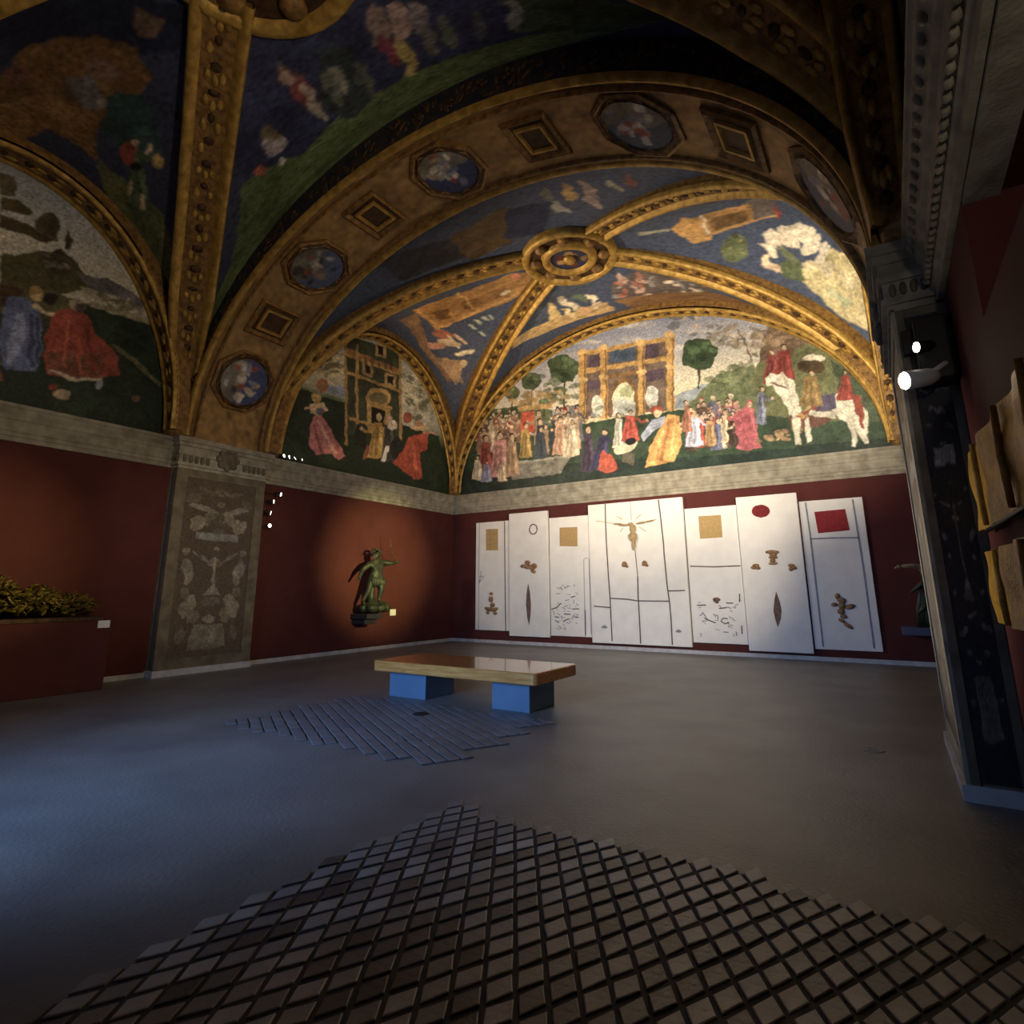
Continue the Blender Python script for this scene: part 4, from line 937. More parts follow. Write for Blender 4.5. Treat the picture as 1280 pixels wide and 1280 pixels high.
lay_tiles((.07, .132), (.078, -.122), -3.12, .62, .2, 3.94, .010, (.82, .76), M['tile'], 300, None, 'floor_tile', .0035)
d = np.array([.86, -.51]); e = np.array([.51, .86])
lay_tiles(d * .30, e * .135, -7.25, -3.72, 4.47, 6.85, .012, (.985, .84), M['tile_far'], 300, None, 'paving_brick', .0012)

# ------------------------------------------------------------------ bench
bench = empty('bench', (-5.54, 7.4, 0), 'low wooden bench with thick slab top on two grey blocks, mid floor', 'bench')
BX0, BX1, BY0, BY1, BZ0, BZ1 = -7.04, -4.06, 6.86, 8.08, .375, .53
sl = MB(); r = .07
def rr(x0, x1, y0, y1, z, i, r=.07):
    pts = []
    for cx_, cy_, a0 in ((x1 - r, y1 - r, 0), (x0 + r, y1 - r, 90), (x0 + r, y0 + r, 180), (x1 - r, y0 + r, 270)):
        for k in range(6):
            a = math.radians(a0 + k * 18); pts.append((cx_ + (r - i) * math.cos(a), cy_ + (r - i) * math.sin(a), z))
    return pts
sl.loft([rr(BX0, BX1, BY0, BY1, BZ0, .012), rr(BX0, BX1, BY0, BY1, BZ0 + .012, 0), rr(BX0, BX1, BY0, BY1, BZ1 - .012, 0), rr(BX0, BX1, BY0, BY1, BZ1, .012)], True, True)
sl.build('seat_slab', M['wood'], bench)
for x0, x1 in ((-6.82, -6.08), (-4.87, -4.26)):
    lg = MB().box((x0, 7.03, 0), (x1, 7.72, BZ0), .006).build('leg', M['leg'], bench)

# ------------------------------------------------------------------ white art panels on the back wall
PY = YB - .03
def px_poly(pts, Y): return [onY(x, y, Y) for x, y in pts]
def art_panel(x0, x1, z0, z1, proud, label):
    root = empty('art_panel', ((x0 + x1) / 2, YB, z0), label, 'panel')
    Yf = YB - proud
    MB().box((x0, Yf, z0), (x1, YB - .002, z1), .008).build('board', M['white'], root)
    return root, Yf
def patch(root, Yf, name, pts, mat, t=.012, label=None):
    o = MB().prism(px_poly(pts, Yf + .001), (0, -t, 0)).build(name, M[mat], root)
    return tag(o, label)
def stroke(root, Yf, name, pts, w, mat, t=.006):
    P = px_poly(pts, Yf - .001); mb = MB()
    V = []; n = len(P)
    for i, p in enumerate(P):
        d_ = P[min(i + 1, n - 1)] - P[max(i - 1, 0)]; d_ /= np.linalg.norm(d_) + 1e-9
        s_ = np.array([-d_[2], 0, d_[0]]) * w / 2
        V.append([p - s_, p + s_, p + s_ - np.array([0, t, 0]), p - s_ - np.array([0, t, 0])])
    mb.loft(V, True, True); return mb.build(name, M[mat], root)
def ellp(x, y, rx, ry, n=16, jit=0.0, rot=0):
    out = []
    for k in range(n):
        a = 2 * PI * k / n; q = 1 + jit * (RNG.random() - .5); u, v = rx * q * math.cos(a), ry * q * math.sin(a)
        out.append((x + u * math.cos(rot) - v * math.sin(rot), y + u * math.sin(rot) + v * math.cos(rot)))
    return out
def cluster(root, Yf, name, pts, mat='brown_rel'):
    mb = MB()
    for x, y, rx, ry, rt in pts:
        c = onY(x, y, Yf); sx = abs(onY(x + rx, y, Yf)[0] - c[0]); sz = abs(onY(x, y + ry, Yf)[2] - c[2])
        cr, sr = math.cos(-rt), math.sin(-rt); R_ = np.array([[cr, 0, -sr], [0, 1, 0], [sr, 0, cr]])
        mb.ell(c - np.array([0, .01, 0]), (sx, .04, sz), 8, 6, R_)
    return mb.build(name, M[mat], root, True)
def c1(x, y): return (560 + x / 4.267, 580 + y / 4.267)
def c2(x, y): return (840 + x / 3.765, 580 + y / 3.765)
def ln(f, *p): return [f(*q) for q in p]

a, Yf = art_panel(-11.27, -9.97, .38, 3.75, .05, 'narrow white panel at the left end with a tan patch over a brown cluster')
patch(a, Yf, 'patch', ln(c1, (204, 348), (267, 346), (267, 460), (204, 461)), 'tan')
stroke(a, Yf, 'line', ln(c1, (168, 315), (166, 500), (163, 885)), .02, 'ink_faint'); stroke(a, Yf, 'line', ln(c1, (302, 305), (304, 600), (308, 890)), .03, 'slit')
for q in (((165, 600), (188, 598)), ((178, 570), (166, 640)), ((190, 600), (168, 630))): stroke(a, Yf, 'blue_stroke', ln(c1, *q), .02, 'ink_blue')
for q in (((207, 400), (264, 408)), ((210, 430), (262, 424)), ((222, 350), (226, 458)), ((208, 378), (262, 372))): stroke(a, Yf - .012, 'crease', ln(c1, *q), .012, 'brown_rel')
cluster(a, Yf, 'relief', [(*c1(232, 692), 2.4, 2.0, 0), (*c1(230, 722), 3.0, 4, .2), (*c1(238, 752), 3.2, 3.0, 0), (*c1(212, 772), 4.2, 2.4, .2), (*c1(232, 775), 3.6, 3.0, 0), (*c1(254, 775), 3.4, 2.4, -.3), (*c1(214, 792), 2.2, 2.6, 0), (*c1(252, 796), 2.6, 2.4, 0)])

b_, Yf = art_panel(-9.95, -8.56, .245, 3.95, .10, 'white panel with a small dark ring above a vertical brown slit')
c_ = onY(*c1(455, 348), Yf); mb = MB(); ring = []
for k in range(25):
    q = 2 * PI * k / 24; ring.append(c_ + np.array([.135 * math.cos(q), -.004, .15 * math.sin(q)]))
mb.tube(ring, .018, 6, False).build('ring', M['ink'], b_, True)
cluster(b_, Yf, 'relief', [(*c1(402, 545), 3.6, 2.4, 0), (*c1(424, 527), 3.6, 3.2, 0), (*c1(440, 550), 3.6, 3, .4), (*c1(460, 545), 3.8, 3.8, 0), (*c1(456, 572), 3.6, 2.6, .5), (*c1(425, 552), 3.2, 2.4, 0)])
patch(b_, Yf, 'slit', ln(c1, (428, 638), (438, 690), (443, 760), (440, 810), (433, 858), (424, 820), (417, 750), (420, 690)), 'slit')

d_, Yf = art_panel(-8.53, -7.21, .30, 3.72, .05, 'white panel with a tan square over scattered grey strokes, left of centre')
patch(d_, Yf, 'patch', ln(c1, (596, 340), (690, 336), (691, 440), (597, 438)), 'tan')
stroke(d_, Yf, 'line', ln(c1, (733, 915), (728, 700), (724, 510), (737, 500), (752, 508), (758, 700), (764, 910)), .022, 'ink_faint'); stroke(d_, Yf, 'line', ln(c1, (731, 780), (734, 915)), .03, 'slit')
def scatter(root, Yf, f, x0, x1, y0, y1, n):
    for k in range(n):
        x, y = x0 + RNG.random() * (x1 - x0), y0 + RNG.random() * (y1 - y0); L = 8 + 18 * RNG.random(); q = RNG.random() * 2.4 - .8
        stroke(root, Yf, 'stroke', ln(f, (x, y), (x + L * .5 * math.cos(q) + 3, y + L * .5 * math.sin(q)), (x + L * math.cos(q), y + L * math.sin(q))), .016 + .012 * RNG.random(), ['ink_faint', 'ink_blue', 'ink_faint'][RNG.integers(3)])
scatter(d_, Yf, c1, 556, 690, 640, 880, 44)
for q in (((552, 776), (580, 765), (604, 742)), ((662, 774), (690, 772), (700, 775)), ((618, 800), (655, 802)), ((570, 815), (592, 818)), ((615, 842), (632, 830), (648, 826)), ((655, 712), (678, 705)), ((676, 815), (696, 818))): stroke(d_, Yf, 'stroke', ln(c1, *q), .03, 'ink')

m_, Yf = art_panel(-7.2, -4.445, .165, 4.0, .10, 'widest white panel at the centre bearing a small hanging figure with outstretched arms')
for q in (((838, 205), (841, 330), (846, 440), (856, 600), (865, 720), (870, 830), (876, 945)), ((1122, 190), (1136, 300), (1150, 430), (1152, 470), (1168, 640), (1182, 740), (1190, 830), (1197, 965)), ((1012, 600), (1014, 700), (1020, 800), (1028, 958))): stroke(m_, Yf, 'crack', ln(c1, *q), .032, 'ink')
stroke(m_, Yf, 'line', ln(c1, (972, 200), (978, 300)), .014, 'ink_faint'); stroke(m_, Yf, 'line', ln(c1, (998, 460), (1008, 560), (1012, 600)), .02, 'slit')
for q in (((778, 758), (820, 762), (868, 766)), ((865, 716), (960, 722), (1010, 730), (1080, 731), (1180, 732)), ((1172, 677), (1220, 676), (1264, 674))): stroke(m_, Yf, 'crack', ln(c1, *q), .032, 'ink')
cru = cluster(m_, Yf - .02, 'hanging_figure', [(*c1(974, 322), 3.6, 2.4, 0), (*c1(986, 346), 4.0, 5.5, 0), (*c1(988, 385), 4.2, 7, 0), (*c1(991, 430), 2.6, 7.5, .02), (*c1(972, 394), 1.6, 5, -.3), (*c1(1003, 396), 1.4, 5, .2), (*c1(905, 320), 5.4, 1.3, .06), (*c1(935, 326), 6, 1.6, .08), (*c1(1030, 314), 6.5, 1.5, -.12), (*c1(1075, 305), 7, 1.2, -.14)], 'pale_fig')
for q in (((885, 318), (830, 308), (790, 304)), ((1000, 320), (1060, 308), (1112, 294)), ((935, 340), (918, 362)), ((1020, 336), (1055, 360)), ((930, 296), (900, 278)), ((1000, 296), (1030, 268))): stroke(m_, Yf, 'ray', ln(c1, *q), .016, 'tan')
for x, y in ((943, 533), (1050, 528)): cluster(m_, Yf, 'relief', [(*c1(x, y), 3.4, 3.0, .5), (*c1(x - 6, y + 8), 2.6, 2, .2), (*c1(x + 10, y + 12), 2.4, 1.8, .5)])
for x, y in ((835, 870), (1230, 892)): cluster(m_, Yf, 'small_mark', [(*c1(x, y), 3.8, 1.5, 0), (*c1(x, y - 4), 2.2, 1.4, 0)], 'ink_blue')

g_, Yf = art_panel(-4.42, -3.10, .282, 3.68, .05, 'white panel with an ochre gold square above a thin horizontal line')
patch(g_, Yf, 'patch', ln(c2, (125, 246), (230, 240), (238, 345), (133, 352)), 'tan')
stroke(g_, Yf, 'line', ln(c2, (86, 481), (200, 484), (322, 479)), .03, 'ink')
scatter(g_, Yf, c2, 118, 320, 640, 800, 34)
cluster(g_, Yf, 'relief', [(*c2(210, 638), 5, 2.8, 0), (*c2(212, 650), 2.4, 1.6, 0)], 'slit')
for q in (((118, 665), (160, 664)), ((255, 654), (288, 655)), ((155, 728), (205, 748)), ((222, 680), (258, 676)), ((262, 728), (240, 726), (230, 740), (250, 752), (268, 745)), ((318, 610), (318, 650)), ((328, 760), (330, 800))): stroke(g_, Yf, 'stroke', ln(c2, *q), .028, 'ink')

h_, Yf = art_panel(-3.085, -1.69, .153, 3.86, .10, 'tall white panel with a dark red oval at its top, second from the right')
patch(h_, Yf, 'oval', [c2(x, y) for x, y in ellp(418, 222, 43, 30, 20, .06)], 'crimson_dark')
cluster(h_, Yf, 'relief', [(*c2(472, 415), 9, 2.8, .05), (*c2(476, 428), 5, 2.4, 0), (*c2(476, 440), 6, 2, 0), (*c2(474, 455), 3.6, 3.6, 0), (*c2(476, 468), 6, 1.8, 0)])
cluster(h_, Yf, 'relief', [(*c2(395, 478), 4.6, 2.4, 0), (*c2(385, 488), 4, 2.2, .1), (*c2(405, 490), 3.4, 2, 0)]); cluster(h_, Yf, 'relief', [(*c2(562, 478), 4.6, 2.4, .1), (*c2(575, 488), 3.6, 2.2, .4), (*c2(560, 495), 3, 2.6, 0)])
patch(h_, Yf, 'slit', ln(c2, (490, 600), (508, 650), (516, 690), (512, 730), (498, 768), (486, 730), (478, 690), (482, 640)), 'slit')

k_, Yf = art_panel(-1.66, -.345, .255, 3.64, .05, 'white panel at the right end with a crimson rectangle over a brown cluster')
patch(k_, Yf, 'rectangle', ln(c2, (670, 226), (815, 212), (836, 312), (688, 326)), 'crimson')
for q in (((628, 180), (650, 330), (672, 520), (712, 860)), ((850, 166), (878, 345), (905, 520), (952, 868)), ((650, 353), (760, 348), (880, 347))): stroke(k_, Yf, 'line', ln(c2, *q), .035, 'ink_blue')
cluster(k_, Yf, 'relief', [(*c2(778, 622), 3.2, 4, .2), (*c2(798, 642), 6, 4, .3), (*c2(764, 662), 4.4, 2.6, -.2), (*c2(800, 668), 5, 5, 0), (*c2(838, 672), 7, 3.4, -.3), (*c2(796, 695), 5, 4, 0), (*c2(808, 718), 4.6, 3, .1), (*c2(800, 738), 5, 2.2, .5), (*c2(830, 762), 7, 2.6, .6)])

# ------------------------------------------------------------------ statues
def skin_figure(name, joints, edges, mat, parent, root_joint, sub=2):
    names = list(joints); off = world_off(parent)
    me = bpy.data.meshes.new(name)
    me.from_pydata([tuple(np.array(joints[n][0]) - off) for n in names], [(names.index(a), names.index(b)) for a, b in edges], [])
    o = bpy.data.objects.new(name, me); COL.objects.link(o); o.parent = parent
    md = o.modifiers.new('skin', 'SKIN'); md.use_smooth_shade = True
    sv = me.skin_vertices[0].data
    for i, n in enumerate(names):
        r_ = joints[n][1]; sv[i].radius = (r_, r_) if np.isscalar(r_) else r_
        sv[i].use_root = (n == root_joint)
    ss = o.modifiers.new('subsurf', 'SUBSURF'); ss.levels = sub; ss.render_levels = sub
    me.materials.append(mat)
    return o
def hand(parent, wrist, direction, mat, name='hand', s=1.0):
    w = np.asarray(wrist, float); d_ = np.asarray(direction, float); d_ /= np.linalg.norm(d_)
    up = np.array([0, 0, 1.]) if abs(d_[2]) < .8 else np.array([1., 0, 0]); sd = np.cross(d_, up); sd /= np.linalg.norm(sd); nn = np.cross(sd, d_)
    mb = MB(); mb.tube([w - d_ * .02 * s, w + d_ * .035 * s, w + d_ * .07 * s], [.026 * s, .036 * s, .034 * s], 8)
    for k, L in enumerate((.055, .066, .062, .05)):
        b0 = w + d_ * .065 * s + sd * (k - 1.5) * .018 * s
        mb.tube([b0, b0 + d_ * L * .55 * s - nn * .006, b0 + d_ * L * .85 * s - nn * .03 * s], [.011 * s, .010 * s, .008 * s], 6)
    mb.tube([w + d_ * .02 * s + sd * .03 * s, w + d_ * .05 * s + sd * .055 * s, w + d_ * .075 * s + sd * .055 * s], [.013 * s, .011 * s, .009 * s], 6)
    return mb.build(name, mat, parent, True)

FX = XL + .45
B_ = lambda x, y, dx=0.0: tuple(onX(x, y, FX) + np.array([dx, 0, 0]))
statue = empty('bronze_statue', tuple(B_(463, 777)), 'green bronze boy with one arm raised, on a rock against the far left wall', 'statue')
J = {'pelvis': (B_(470, 722), .12), 'waist': (B_(470.5, 715), .115), 'chest': (B_(470, 707.5, .02), .15), 'neck': (B_(470.5, 700.5), .06), 'head': (B_(469.5, 694, .03), .105), 'crown': (B_(468.5, 690.5, .02), .10),
     'shoulder_l': (B_(462.5, 704.5), .075), 'elbow_l': (B_(455, 712, -.05), .055), 'wrist_l': (B_(449.5, 720, .02), .038),
     'shoulder_r': (B_(477, 702.5), .075), 'elbow_r': (B_(484, 704.5, .12), .055), 'wrist_r': (B_(490.5, 703, .14), .038),
     'hip_l': (B_(464.5, 725, -.02), .095), 'knee_l': (B_(460, 738, .02), .066), 'ankle_l': (B_(455.5, 752, -.08), .042), 'toe_l': (B_(453.5, 755, .06), .036),
     'hip_r': (B_(474, 725.5, .02), .10), 'knee_r': (B_(474, 738, .08), .07), 'ankle_r': (B_(472.5, 750.5, .02), .045), 'toe_r': (B_(472.5, 754, .16), .038)}
E_ = [('pelvis', 'waist'), ('waist', 'chest'), ('chest', 'neck'), ('neck', 'head'), ('head', 'crown'), ('chest', 'shoulder_l'), ('shoulder_l', 'elbow_l'), ('elbow_l', 'wrist_l'), ('chest', 'shoulder_r'), ('shoulder_r', 'elbow_r'), ('elbow_r', 'wrist_r'),
      ('pelvis', 'hip_l'), ('hip_l', 'knee_l'), ('knee_l', 'ankle_l'), ('ankle_l', 'toe_l'), ('pelvis', 'hip_r'), ('hip_r', 'knee_r'), ('knee_r', 'ankle_r'), ('ankle_r', 'toe_r')]
J = {k: (p, r_ * 1.24) for k, (p, r_) in J.items()}
body = skin_figure('body', J, E_, M['bronze'], statue, 'pelvis')
hand(statue, J['wrist_l'][0], np.array(J['wrist_l'][0]) - np.array(J['elbow_l'][0]), M['bronze']); hand(statue, J['wrist_r'][0], np.array(J['wrist_r'][0]) - np.array(J['elbow_r'][0]), M['bronze'])
hd = np.array(J['head'][0])
fc = MB(); hd = hd + np.array([.025, 0, 0])
fc.ell(hd + (.115, 0, -.01), (.02, .015, .028), 6, 4)
for sg in (-1, 1): fc.ell(hd + (.09, sg * .04, .02), (.014, .018, .012), 6, 4); fc.ell(hd + (.0, sg * .105, -.005), (.02, .012, .03), 6, 4)
fc.ell(hd + (.1, 0, -.055), (.014, .03, .01), 6, 4); fc.build('face', M['bronze'], statue, True, kind='stuff')
hr = MB()
for k in range(46):
    q = RNG.random() * 6.28; e_ = RNG.random() * 1.35 + .1; c_ = hd + np.array([.13 * math.cos(q) * math.cos(e_) - .045, .145 * math.sin(q) * math.cos(e_), .13 * math.sin(e_) + .035]); hr.ell(c_, (.035, .035, .03), 6, 4)
hr.build('curly_hair', M['bronze'], statue, True)
lo = MB(); P0, P1 = np.array(B_(464, 722, .06)), np.array(B_(476.5, 724, .08))
for t in np.linspace(0, 1, 7):
    p = P0 * (1 - t) + P1 * t; lo.ell(p - (0, 0, .09), (.08, .06, .15), 8, 6)
lo.build('loin_cloth', M['bronze'], statue, True)
stp = MB(); stp.tube([B_(467.5, 754, -.1), B_(467, 744, -.1), B_(467.5, 733, -.09), B_(469, 726, -.08)], [.13, .1, .085, .07], 9); stp.build('tree_stump', M['bronze'], statue, True)
rk = MB(); cR = np.array(B_(470, 759.5))
for k in range(26):
    q = RNG.random() * 6.28; r_ = RNG.random() ** .5
    rk.ell(cR + (.2 * r_ * math.cos(q), .40 * r_ * math.sin(q), .06 * RNG.random() + .02 - .06 * r_), (.13, .17, .12), 8, 6)
rk.build('rock_base', M['bronze'], statue, True)
MB().tube([B_(485.5, 691, .14), B_(489, 697.5, .14), B_(493.6, 703.5, .14)], [.012, .014, .016], 6).build('reed_pipe', M['bronze_gold'], statue, True)
MB().tube([B_(485, 673, .1), B_(484.5, 682, .12), B_(485.5, 691, .14)], [.006, .008, .012], 6).build('thin_twig', M['bronze_gold'], statue, True)
p0, p1 = onX(458, 777, XL + .62), onX(477, 777, XL + .62)
sh = empty('wall_shelf', (XL, (p0[1] + p1[1]) / 2, p0[2]), 'small dark shelf carrying the bronze boy on the far left wall', 'shelf')
MB().box((XL, p0[1], cR[2] - .28), (XL + .64, p1[1], cR[2] - .15), .012).build('shelf_top', M['dark_base'], sh)
MB().box((XL, p0[1] + .06, cR[2] - .42), (XL + .5, p1[1] - .06, cR[2] - .28), .012).build('shelf_bracket', M['dark_base'], sh)
q0 = onX(487, 769.5, XL); q1 = onX(494.5, 761.5, XL)
lb = tag(MB().box((XL, q0[1], q0[2]), (XL + .015, q1[1], q1[2])).build('label_plate', M['label'], None, origin=(XL, q0[1], q0[2])), 'small white label on the red wall beside the bronze boy', 'label')

SY = YB - .36
D_ = lambda x, y, dy=0.0: tuple(onY(x, y, SY) + np.array([0, dy, 0]))
st2 = empty('carved_statue', tuple(D_(1158, 784)), 'half hidden carved statue with an outstretched arm beside the right pier', 'statue')
J = {'hip': (D_(1164, 738), .13), 'waist': (D_(1163, 728), .12), 'chest': (D_(1161, 715, -.02), .15), 'neck': (D_(1161, 706), .055), 'head': (D_(1160, 698, -.03), .10), 'crown': (D_(1160, 694, -.02), .09),
     'shoulder_l': (D_(1152, 709), .07), 'elbow_l': (D_(1139, 707.5, -.1), .055), 'wrist_l': (D_(1126, 708.5, -.14), .038), 'shoulder_r': (D_(1170, 710), .07), 'elbow_r': (D_(1171, 724, -.1), .05), 'wrist_r': (D_(1160, 730, -.17), .038),
     'knee_l': (D_(1157, 758, -.08), .10), 'ankle_l': (D_(1155, 780), .06), 'knee_r': (D_(1168, 760), .10), 'ankle_r': (D_(1167, 780), .06), 'hip_l': (D_(1158, 742), .11), 'hip_r': (D_(1168, 742), .11)}
E_ = [('hip', 'waist'), ('waist', 'chest'), ('chest', 'neck'), ('neck', 'head'), ('head', 'crown'), ('chest', 'shoulder_l'), ('shoulder_l', 'elbow_l'), ('elbow_l', 'wrist_l'), ('chest', 'shoulder_r'), ('shoulder_r', 'elbow_r'), ('elbow_r', 'wrist_r'), ('hip', 'hip_l'), ('hip_l', 'knee_l'), ('knee_l', 'ankle_l'), ('hip', 'hip_r'), ('hip_r', 'knee_r'), ('knee_r', 'ankle_r')]
skin_figure('body', J, E_, M['stone_fig'], st2, 'hip')
hand(st2, J['wrist_l'][0], np.array(J['wrist_l'][0]) - np.array(J['elbow_l'][0]), M['stone_fig'])
dr = MB()
for k in range(9):
    x = 1149 + k * 2.6
    dr.tube([D_(x + 4, 722 + 3 * (k % 3), -.1), D_(x + 1, 745, -.16), D_(x - 1 + (k % 2) * 2, 765, -.13), D_(x, 783, -.1)], [.03, .05, .06, .05], 7)
dr.tube([D_(1138, 742, -.16), D_(1150, 731, -.2), D_(1164, 722, -.18)], [.025, .05, .06], 7); dr.tube([D_(1146, 767, -.2), D_(1154, 760, -.2), D_(1160, 752, -.2)], [.03, .06, .05], 7)
dr.build('drapery', M['bronze'], st2, True)
s0, s1 = onY(1128, 793, SY), onY(1165, 784, SY)
MB().box((s0[0], SY - .3, s0[2]), (XR - .035, YB, s1[2]), .01).build('wall_shelf', M['slate_shelf'], None, origin=(s0[0], YB, s0[2]))
tag(bpy.data.objects['wall_shelf.001'], 'blue grey slab shelf under the half hidden statue by the right pier', 'shelf')

# ------------------------------------------------------------------ plinth and relief on the left
PXF, PZ, PY0, PY1 = -11.36, 1.12, .7, 4.93
pl = empty('plinth', ((XL + PXF) / 2, (PY0 + PY1) / 2, 0), 'dark red box plinth along the near left wall', 'plinth')
MB().box((XL + .035, PY0, 0), (PXF, PY1, PZ), .01).build('body', M['red_wall'], pl)
rl = empty('bronze_relief', ((XL + PXF) / 2, 2.7, PZ), 'olive bronze mass of tangled leaves and branches lying on the dark red plinth', 'sculpture')
MB().box((XL + .08, PY0 + .05, PZ), (PXF - .1, PY1 - .1, PZ + .07), .01).build('slab', M['gold_dark'], rl)
lf = MB(); br = MB()
def rot3(a, b, c):
    ca, sa, cb, sb, cc, sc = math.cos(a), math.sin(a), math.cos(b), math.sin(b), math.cos(c), math.sin(c)
    return np.array([[ca, -sa, 0], [sa, ca, 0], [0, 0, 1]]) @ np.array([[cb, 0, sb], [0, 1, 0], [-sb, 0, cb]]) @ np.array([[1, 0, 0], [0, cc, -sc], [0, sc, cc]])
for k in range(1300):
    y = PY0 + .15 + RNG.random() * (PY1 - PY0 - .35); x = XL + .14 + RNG.random() * .6
    edge = min(1, (PY1 - .1 - y) / .5 + .35)
    top = (.5 + .12 * math.sin(y * 4.1) + .08 * math.sin(y * 9.3 + 1)) * edge * (1 - .45 * ((x - XL - .3) / .6))
    z = PZ + .16 + RNG.random() ** .8 * max(top - .1, .05)
    lf.ell((x, y, z), (.055 + .05 * RNG.random(), .028 + .028 * RNG.random(), .014), 6, 4, rot3(RNG.random() * 6.28, RNG.random() * 2 - 1, RNG.random() * 2 - 1))
for k in range(60):
    y = PY0 + .2 + RNG.random() * (PY1 - PY0 - .6); p = np.array([XL + .2 + RNG.random() * .4, y, PZ + .1 + .2 * RNG.random()]); pts = [p]
    for q in range(3): p = p + np.array([.1 * RNG.normal(), .16 * RNG.normal() + .04, .12 * RNG.random()]); p[0] = min(max(p[0], XL + .1), PXF - .15); p[1] = min(p[1], PY1 - .12); pts.append(p)
    br.tube(pts, [.03, .024, .018, .008], 6)
lf.build('leaves', M['bronze_gold'], rl, True, kind='stuff'); br.build('branches', M['bronze_gold'], rl, True, kind='stuff')
lq = onX(122, 786, PXF + .02); lq1 = onX(139.5, 776.5, PXF + .02)
tag(MB().box((PXF, lq[1], PZ - .115), (PXF + .02, lq1[1] - .02, PZ + .005)).build('label_plate', M['label'], None, origin=(PXF, lq[1], PZ - .115)), 'white label at the top right corner of the dark red plinth', 'label')

# ------------------------------------------------------------------ gold hangings on the right wall
def hanging(z0, z1, y0, y1, label, ridges, bar):
    r_ = empty('gold_hanging', (XR, (y0 + y1) / 2, z0), label, 'hanging')
    ny, nz = 70, 14; mb = MB(); rows = []
    ys = np.linspace(y0, y1, ny); zs = np.linspace(z0, z1, nz)
    front = [[(XR - .045 - .018 * math.sin(y * 9) - .01 * math.sin(z * 14 + y * 3), y, z) for y in ys] for z in zs]
    mb.loft(front, False, False); mb.loft([[(XR, y, z0) for y in ys], front[0]], False); mb.loft([front[-1], [(XR, y, z1) for y in ys]], False)
    mb.loft([[r0[-1] for r0 in front], [(XR, y1, z) for z in zs]], False); mb.loft([[r0[0] for r0 in front], [(XR, y0, z) for z in zs]], False)
    mb.build('cloth', M['gild_cloth'], r_, True)
    for y in ridges: MB().tube([(XR - .07, y, z0 + .01), (XR - .075, y + .004, (z0 + z1) / 2), (XR - .07, y, z1 - .01)], [.018, .022, .018], 7).build('braid', M['gold'], r_, True)
    if bar: MB().tube([(XR - .05, y0, z0 - .015), (XR - .05, y1 - .35, z0 - .015)], .014, 8).build('rod', M['black'], r_, True)
    return r_
hanging(2.03, 2.65, 3.0, 5.93, 'upper gold brocade hanging on the red right wall', (5.35, 4.25, 3.4), True)
hanging(1.34, 1.87, 3.0, 5.86, 'lower gold brocade hanging on the red right wall', (5.2, 4.2, 3.4), False)

# ------------------------------------------------------------------ spotlights
def spotlight(loc, target, mount, label, group=None, L=.16, r=.045, body='black', lens='lamp_on', beam=None):
    root = empty('spotlight', tuple(mount), label, 'spotlight', group)
    p = np.asarray(loc, float); d_ = np.asarray(target, float) - p; d_ /= np.linalg.norm(d_)
    back = p - d_ * L
    hs = MB(); hs.tube([back, back + d_ * L * .25, p - d_ * .004, p], [r * .55, r * .9, r, r * .92], 14, True); hs.build('housing', M[body], root, True)
    MB().tube([p + d_ * .001, p + d_ * .008], r * .86, 14).build('lens', M[lens], root)
    MB().tube([tuple(mount), tuple(back + d_ * L * .4)], r * .28, 8).build('arm', M[body], root, True)
    if beam:
        spot('lamp', tuple(p + d_ * .06), target, beam[0], beam[1], beam[2], beam[3] if len(beam) > 3 else (1.0, .72, .42), .05, root)
    return root
WARM = (1.0, .66, .34); CREAM_L = (1.0, .84, .62)
# vertical track on the far side of the left pilaster
TXX, TYY = XL + .16, YC + .03
trk = tag(MB().box((TXX - .03, YC + .001, 2.85), (TXX + .03, YC + .05, 4.0), .006).build('light_track', M['black'], None, origin=(TXX, YC, 2.85)), 'black vertical light track on the far side of the left pilaster', 'track')
ords = ['top', 'second', 'third', 'lowest']
tg = [(-3.2, YB, 2.2), (-5.7, YB, 3.2), (-8.6, YB, 2.2), (XR - PR, 7.0, 2.0)]
for k, (px, py) in enumerate(((351, 618), (342, 627), (338, 641), (337, 657))):
    p = onX(px, py, XL + .3); p[1] = max(p[1], YC + .2)
    m = (TXX, YC + .05, p[2] + .02)
    spotlight(p, tg[k], m, ['topmost small spotlight of the four on the track beside the left pilaster', 'second small spotlight from the top on the track beside the left pilaster', 'third small spotlight from the top on the track beside the left pilaster', 'lowest small spotlight of the four on the track beside the left pilaster'][k],
              'spotlights beside the left pilaster', .14, .045, 'black', 'lamp_on_small', [(330, 62, .8, CREAM_L), (420, 22, 1.0, (1.0, .78, .42)), (260, 62, .8, CREAM_L), (2600, 18, 1.0, (1.0, .88, .7))][k])
# row of uplights standing on the left cornice
ut = [(-.5, 14.2, 8.2), (-4.0, YB, 7.2), (-8.0, 13.0, 8.5), (-9.0, YB, 6.5)]
for k, (px, py) in enumerate(((355, 570), (361.5, 572), (368.5, 574), (377, 576.5))):
    p = onX(px, py, XL + .13); p[2] = ZT + .10
    spotlight(p, ut[k], (p[0] - .05, p[1] - .08, ZT + .003), ['leftmost of four small lights on the grey cornice', 'second from left of four small lights on the grey cornice', 'third from left of four small lights on the grey cornice', 'rightmost and smallest of four small lights on the grey cornice'][k],
              'lights on the left cornice', .10, .045 if k < 3 else .03, 'black', 'lamp_on_small', [(700, 70, .7, CREAM_L), (700, 80, .9, CREAM_L), (500, 80, .8, WARM), (200, 80, .8, WARM)][k])
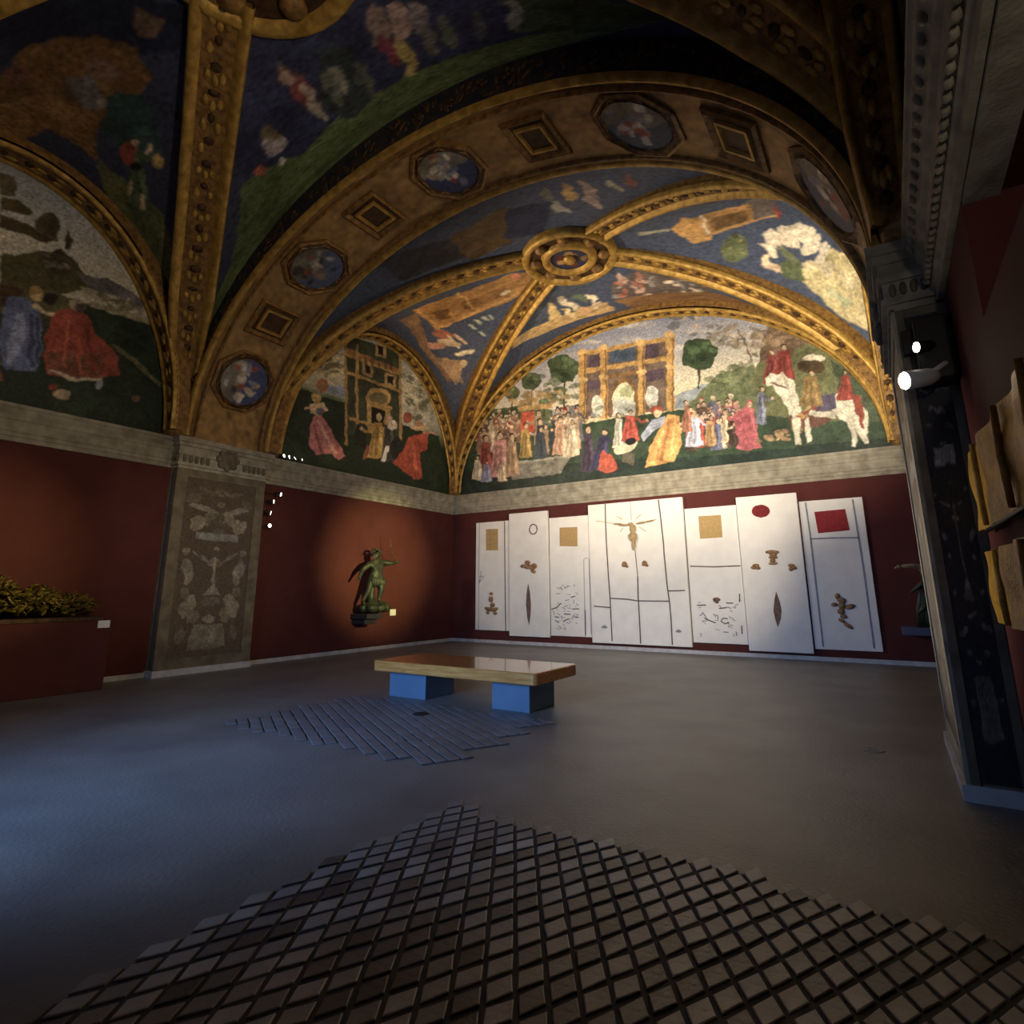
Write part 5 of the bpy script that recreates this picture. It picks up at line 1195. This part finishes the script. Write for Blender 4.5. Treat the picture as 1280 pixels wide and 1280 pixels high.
# box and two spotlights on the near face of the right pier
cb = empty('light_box', (.56, YA - .04, 3.3), 'black light fitting box on the right pier under the grey cornice', 'box')
MB().box((.42, YA - .30, 3.30), (XR - .01, YA - .015, 3.86), .01).build('box_body', M['black'], cb)
MB().box((.33, YA - .12, 3.62), (.42, YA - .03, 3.84), .01).build('side_plate', M['black'], cb)
p1 = onY(1131, 476, YA - .42)
spotlight(p1, (-9.0, .6, 1.7), (.60, YA - .31, 3.42), 'brightly glowing white spotlight sticking out of the black box on the right pier', None, .27, .08, 'spot_white', 'lamp_on_bright', None)
p2 = onY(1146, 434, YA - .35)
spotlight(p2, (-9.0, .8, 2.6), (.50, YA - .30, 3.62), 'black spotlight with a lit oval lens above the glowing white spotlight', None, .14, .05, 'black', 'lamp_on', (150, 70, 1.0, (1.0, .84, .6)))
# spotlights on the far side of the right pier, behind it from here
ft = [((-3.0, YB, 7.4), (1900, 78, .9, CREAM_L)), ((-5.6, YB, 2.5), (1300, 52, .9, CREAM_L)), ((XL, 12.0, 2.35), (6200, 21, 1.0, (1.0, .88, .36))), ((-9.0, YB, 6.5), (1300, 60, .9, CREAM_L))]
MB().box((.44, YC + .001, 2.9), (.52, YC + .05, 4.05), .006).build('light_track', M['black'], None, origin=(.3, YC, 2.9))
tag(bpy.data.objects['light_track.001'], 'black vertical light track on the far side of the right pier', 'track')
for k, (t, bm) in enumerate(ft):
    spotlight((.46, YC + .26, 3.95 - .3 * k), t, (.48, YC + .05, 3.95 - .3 * k), 'spotlight on the track behind the right pier', 'spotlights behind the right pier', .14, .045, 'black', 'lamp_on_small', bm)

# lamps standing on the right cornice of the near bay: an added, unseen uplight to fill the near vault and a downlight for the relief
spotlight((XR - .34, 2.2, ZT + .16), (XL + 1.5, 2.9, 7.2), (XR - .12, 2.2, ZT + .003), 'added unseen fill uplight on the right cornice of the near bay', None, .16, .06, 'black', 'lamp_on_small', (540, 105, .9, (1.0, .8, .54)))
spotlight((XR - .34, 3.2, ZT + .14), (XL + .1, 3.2, 2.25), (XR - .12, 3.2, ZT + .003), 'narrow spotlight standing on the right cornice of the near bay', None, .16, .05, 'black', 'lamp_on_small', (1800, 17, 1.0, (1.0, .88, .36)))
spotlight((XR + .14, 1.0, OPEN_Z0 + .14), (XR + .35, OPEN_Y, 3.75), (XR + .12, .95, OPEN_Z0 + .003), 'added unseen fill spotlight on top of the red partition in the right wall opening', None, .1, .04, 'black', 'lamp_on_small', (32, 60, 1.0, (1.0, .86, .66)))  # out-of-view lamp added to brighten the jamb of the opening
spotlight((XR - .34, 1.2, ZT + .14), (XL + .3, 6.9, 2.5), (XR - .12, 1.2, ZT + .003), 'added unseen fill spotlight on the right cornice farthest from the pier', None, .16, .05, 'black', 'lamp_on_small', (1100, 22, 1.0, (1.0, .86, .64)))  # unseen lamp added as warm fill for the left pilaster
# round covers set in the floor
def cover(px, py, r, z, mat, label):
    c = onZ(px, py, 0); o = empty('floor_socket', (c[0], c[1], z), label, 'socket')
    mb = MB(); n = 20
    mb.loft([[(c[0] + r * k * math.cos(a), c[1] + r * k * math.sin(a), z + h) for a in np.linspace(0, 2 * PI, n, endpoint=False)] for k, h in ((1, 0), (1, .006), (.9, .01), (.8, .006))], True, True)
    mb.build('cover', M[mat], o)
    MB().box((c[0] - r * .5, c[1] - r * .12, z + .006), (c[0] + r * .5, c[1] + r * .12, z + .014)).build('lid', M[mat], o)
cover(526, 894, .11, .014, 'black', 'small dark round socket cover in the floor in front of the bench')
cover(1092, 938, .10, 0, 'floor', 'grey round socket cover in the bare floor left of the right pier')
